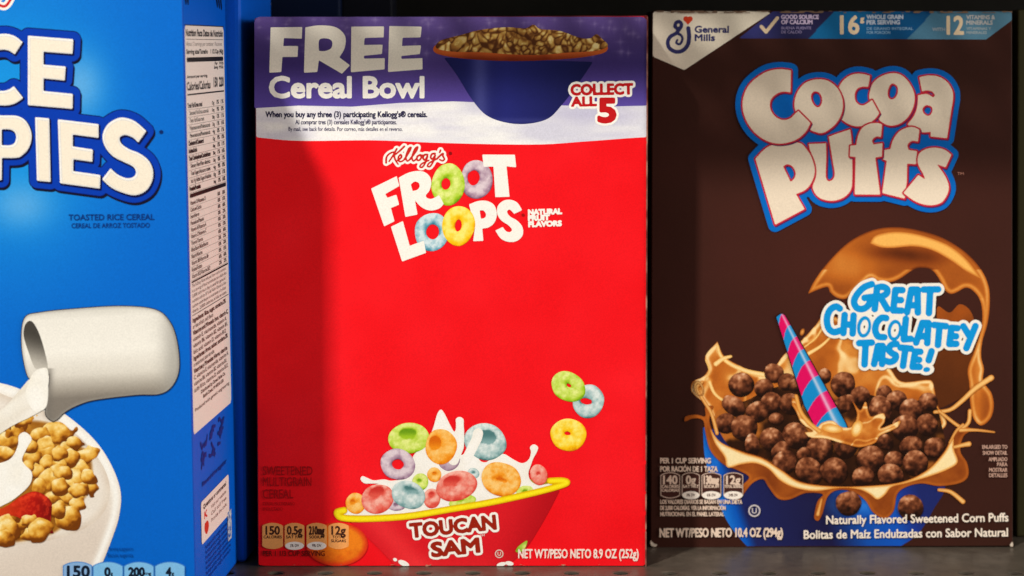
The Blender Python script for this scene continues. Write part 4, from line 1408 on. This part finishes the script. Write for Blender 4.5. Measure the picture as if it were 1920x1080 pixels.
jug = area(sp([(41, 640), (47, 596), (75, 586), (140, 579), (225, 574), (290, 580), (318, 602), (332, 640), (336, 690), (324, 722), (300, 738), (255, 740), (175, 750), (140, 762), (120, 774), (110, 784), (100, 790, 1), (86, 776), (90, 740), (92, 700), (60, 712), (48, 690)]))
sheet("jug_outline", fl, jug.grow(1.4), (38, 34, 40), step=2)
sheet("printed_jug", fl, jug, jug_col, step=2)
sheet("jug_mouth", fl, area(sp([(45, 630), (48, 608), (60, 602), (74, 625), (86, 665), (90, 692), (78, 690), (66, 690), (54, 660)])),
      lambda x, y, d: mix((70, 66, 60), (206, 200, 188), sstep(620, 695, y - (x - 60) * 0.3)), step=1.8)
sheet("milk_splash", fl, area(sp([(54, 716), (66, 696), (88, 690), (91, 715), (88, 760), (70, 772), (56, 760), (48, 740)])), milk_col, step=2)
for i, (big, x0, x1) in enumerate((("150", 120, 172), ("0g", 176, 230), ("200mg", 234, 288), ("4g", 292, 346))):
    s = rrect(x0, 1058, x1, 1140, 8) | (rrect(x0, 1053, x1, 1100, 8) & ell((x0 + x1) / 2, 1090, 44, 36))
    sheet("facts_tag", fl, s.grow(1.6), (60, 130, 206), step=1.6)
    sheet("facts_tag", fl, s, (126, 190, 236) if i else (134, 176, 222), step=1.6)
for s, a, b, cap in (("150", 127, 168, 20), ("0", 197, 207, 16), ("g", 208, 212, 6), ("200", 242, 271, 16), ("mg", 272, 284, 6), ("4", 312, 321, 16), ("g", 322, 327, 6)):
    text(fl, s, (a, 1081 - (20 - cap) * 0.25), (b, 1081 - (20 - cap) * 0.25), cap, (16, 30, 50), bold=1.2 if cap > 8 else 0.3)
for s, x0, x1 in (("CALORIES", 126, 168), ("SAT FAT", 184, 222), ("SODIUM", 242, 280), ("SUGARS", 302, 338)):
    text(fl, s, (x0, 1094), (x1, 1094), 7, (16, 30, 50), bold=0.4)
text(fl, "Serving suggestion", (204, 1031), (250, 1031), 6, (0, 60, 140))
text(fl, "Ración sugerida", (202, 1043.5), (250, 1043.5), 6.5, (0, 56, 132))

# ------------------------------------------------------------------ print of the blue box, side
fs.layer = 1
sheet("side_panel", fs, rrect(4, -60, 425, 1148, 2), lambda x, y, d: mix((0, 98, 216), (0, 90, 208), noise(x, y, 200, 4)), step=12, parent=blue_box)
for o in blue_box.children:
    if o.name.startswith("side_panel"):
        fs.parent = o
INKB = (34, 30, 30)
for u in (20, 40, 330, 352, 374):
    sheet("lettering", fs, stroke([(u - 6, -24), (u + 2, -10), (u + 10, 2 + u % 5)], 7), (8, 14, 40), step=3)
sheet("facts_panel", fs, rrect(12, 47, 402, 818, 2), (240, 228, 220), step=12)
fs_panel = None


def sline(s, u0, u1, v, cap, bold=0.0, c=INKB):
    text(fs, s, (u0, v), (u1, v), cap, c, bold=bold)


def bar(v0, v1, u0=24, u1=392, c=INKB):
    sheet("rule", fs, rrect(u0, v0, u1, v1, 0.01), c, step=6 if v1 - v0 > 6 else max(0.5, (v1 - v0) / 2.2))


bar(45.5, 47.5, 12, 402)
sline("Nutrition Facts Datos de Nutrición", 22, 392, 67, 12, 1.0)
bar(73, 74)
sline("About 12 servings per container / Raciones", 24, 380, 86, 8, 0, (110, 100, 96))
sline("Serving size/Tamaño", 24, 230, 101, 8, 0.7)
sline("1 1/2 Cup (40g)", 260, 392, 101, 8, 0.7)
bar(108, 117)
sline("Per", 300, 330, 124, 6, 0.4); sline("With", 345, 392, 124, 6, 0.4)
sline("Serving", 292, 332, 132, 6, 0.4); sline("Milk", 345, 392, 132, 6, 0.4)
sline("Amount per serving", 24, 220, 147, 5, 0.5)
sline("Calories/Calorías", 22, 250, 170, 15, 0.8)
sline("150", 285, 325, 168, 18, 1.2); sline("220", 342, 390, 168, 18, 1.2)
bar(177, 180)
rows = ["Total Fat/Grasa total", "Saturated Fat/Grasa saturada", "Trans Fat/Grasa trans", "Polyunsaturated/Poliinsaturada", "Monounsaturated/Monoinsaturada", "Cholesterol/Colesterol", "Sodium/Sodio", "Total Carbohydrate/Carbohidratos",
        "Dietary Fiber/Fibra dietética", "Total Sugars/Azúcares totales", "Incl. 4g Added Sugars/Añadidos", "Protein/Proteína"]
v = 203.0
for k, s in enumerate(rows):
    b = 0.7 if k in (0, 5, 6, 7, 11) else 0.1
    ind = 24 if b > 0.5 else 40
    sline(s, ind, ind + 6.6 * len(s), v, 8, b)
    sline(("0g", "0mg", "200mg", "36g", "4g")[k % 5], 262, 286, v, 7, 0.2)
    sline(("0%", "9%", "13%", "1%")[k % 4], 310, 334, v, 8, 0.4)
    sline(("1%", "0%", "11%", "16%")[k % 4], 356, 384, v, 8, 0.4)
    bar(v + 3.6, v + 4.3, c=(96, 88, 84))
    v += 14.3
bar(v - 9, v - 1)
for k, s in enumerate(["Vitamin D/Vitamina D", "Calcium/Calcio", "Iron/Hierro", "Potassium/Potasio", "Vitamin A/Vitamina A", "Vitamin C/Vitamina C", "Thiamin/Tiamina", "Riboflavin/Riboflavina", "Niacin/Niacina", "Vitamin B6/Vitamina B6", "Folate/Folato", "Vitamin B12/Vitamina B12"]):
    v += 12.6
    sline(s, 28, 28 + 7.4 * len(s), v, 7.5, 0.2, (84, 70, 66))
    sline(("10%", "0%", "60%", "20%")[k % 4], 300, 326, v, 7, 0.3, (84, 70, 66))
    sline(("20%", "15%", "60%", "2%")[k % 4], 350, 378, v, 7, 0.3, (84, 70, 66))
    bar(v + 3, v + 3.6, c=(140, 130, 124))
v += 7
bar(v - 2, v + 1)
LO = ["The % Daily Value tells you how much a nutrient", "in a serving of food contributes to a daily diet.", "2,000 calories a day is used for general", "nutrition advice. El % del Valor Diario le dice", "cuánto contribuye un nutriente a la dieta", "diaria. 2,000 calorías al día se usan."]
for s in LO:
    v += 9.6
    sline(s, 26, 372 + (hash(len(s)) % 5) * 4 - 10, v, 6.2, 0.0, (112, 98, 94))
bar(v + 4, v + 5.2)
TXT = ["Ingredients: Rice, sugar, contains 2%", "or less of salt, malt flavor.", "Vitamins and Minerals: Iron, vitamin C,", "vitamin E, niacinamide, vitamin A,", "vitamin B6, vitamin B2, vitamin B1,", "folic acid, vitamin D, vitamin B12.", "Ingredientes: Arroz, azúcar, contiene 2%", "o menos de sal, sabor de malta.", "Vitaminas y Minerales: Hierro, vitamina", "C, vitamina E, niacinamida, vitamina A,", "vitamina B6, vitamina B2, vitamina B1,", "ácido fólico, vitamina D, vitamina B12."]
v += 6
for k, s in enumerate(TXT):
    v += 12.0
    if v < 770:
        sline(s, 26, 230 if k in (1, 7) else 360 + (k * 37 % 5) * 6, v, 8, 0.55 if k in (0, 2, 6, 8) else 0.1, (92, 66, 60))
for s, u0, u1 in (("Distributed by Cereal Sales Co.", 90, 340), ("Battle Creek, MI 49016 USA", 110, 320)):
    v += 11.5
    if v < 800:
        sline(s, u0, u1, v, 6.5, 0.3, (110, 84, 76))
v += 14
sline("Produced with genetic engineering", 30, 380, min(v, 806), 6.5, 0.1, (120, 104, 98))
# emblem, label, small print and code below the facts
rs = np.random.RandomState(17)
for k in range(3):
    em = []
    for q in range(9):
        ex, ey = 105 + k * 88 + rs.uniform(-26, 26), 874 - 10 * k + rs.uniform(-30, 26)
        em.append(stroke([(ex - 12, ey + rs.uniform(-8, 8)), (ex, ey + rs.uniform(-9, 9)), (ex + 12, ey + rs.uniform(-8, 8))], 4.2, 2.6))
    sheet("printed_emblem", fs, union(em), (4, 46, 132), step=2)
sline("Rise and shine together", 80, 330, 928, 8, 0.8, (4, 50, 140))
sheet("recipe_label", fs, rrect(62, 955, 350, 1036, 7), (242, 226, 220), step=6)
sline("Questions or comments?", 84, 322, 972, 8, 0.8, (60, 34, 40))
for k, s in enumerate(("Visit our website", "Call toll free", "Provide the code")):
    sline(s, 160, 320, 987 + 13 * k, 7, 0.3, (120, 84, 80))
sline("K", 92, 120, 992, 12, 1.4, (214, 40, 36))
sheet("printed_emblem", fs, ell(112, 1012, 22, 12, 0, 0.3, 71), (214, 56, 44), step=2)
for k in range(7):
    sline("Package sold by weight, contents may settle"[:40 - k], 100, 380 - k * 4, 1052 + 10 * k, 6, 0.4, (4, 64, 168))
sheet("printed_code", fs, rrect(330, 1030, 372, 1088, 2), lambda x, y, d: mix((200, 206, 216), (60, 100, 180), (noise(x, y, 5, 8) > 0.55) * 1.0), step=2)

# grey script on the shaded carton behind
ks2 = union([stroke([(455, -14), (470, -2), (462, 14)], 3), stroke([(478, 12), (486, -8), (492, 10), (500, -10), (506, 8)], 2.5), stroke([(462, 0), (478, 14)], 3)])
sheet("script_lettering", fk, ks2, (150, 146, 140), step=1.6)
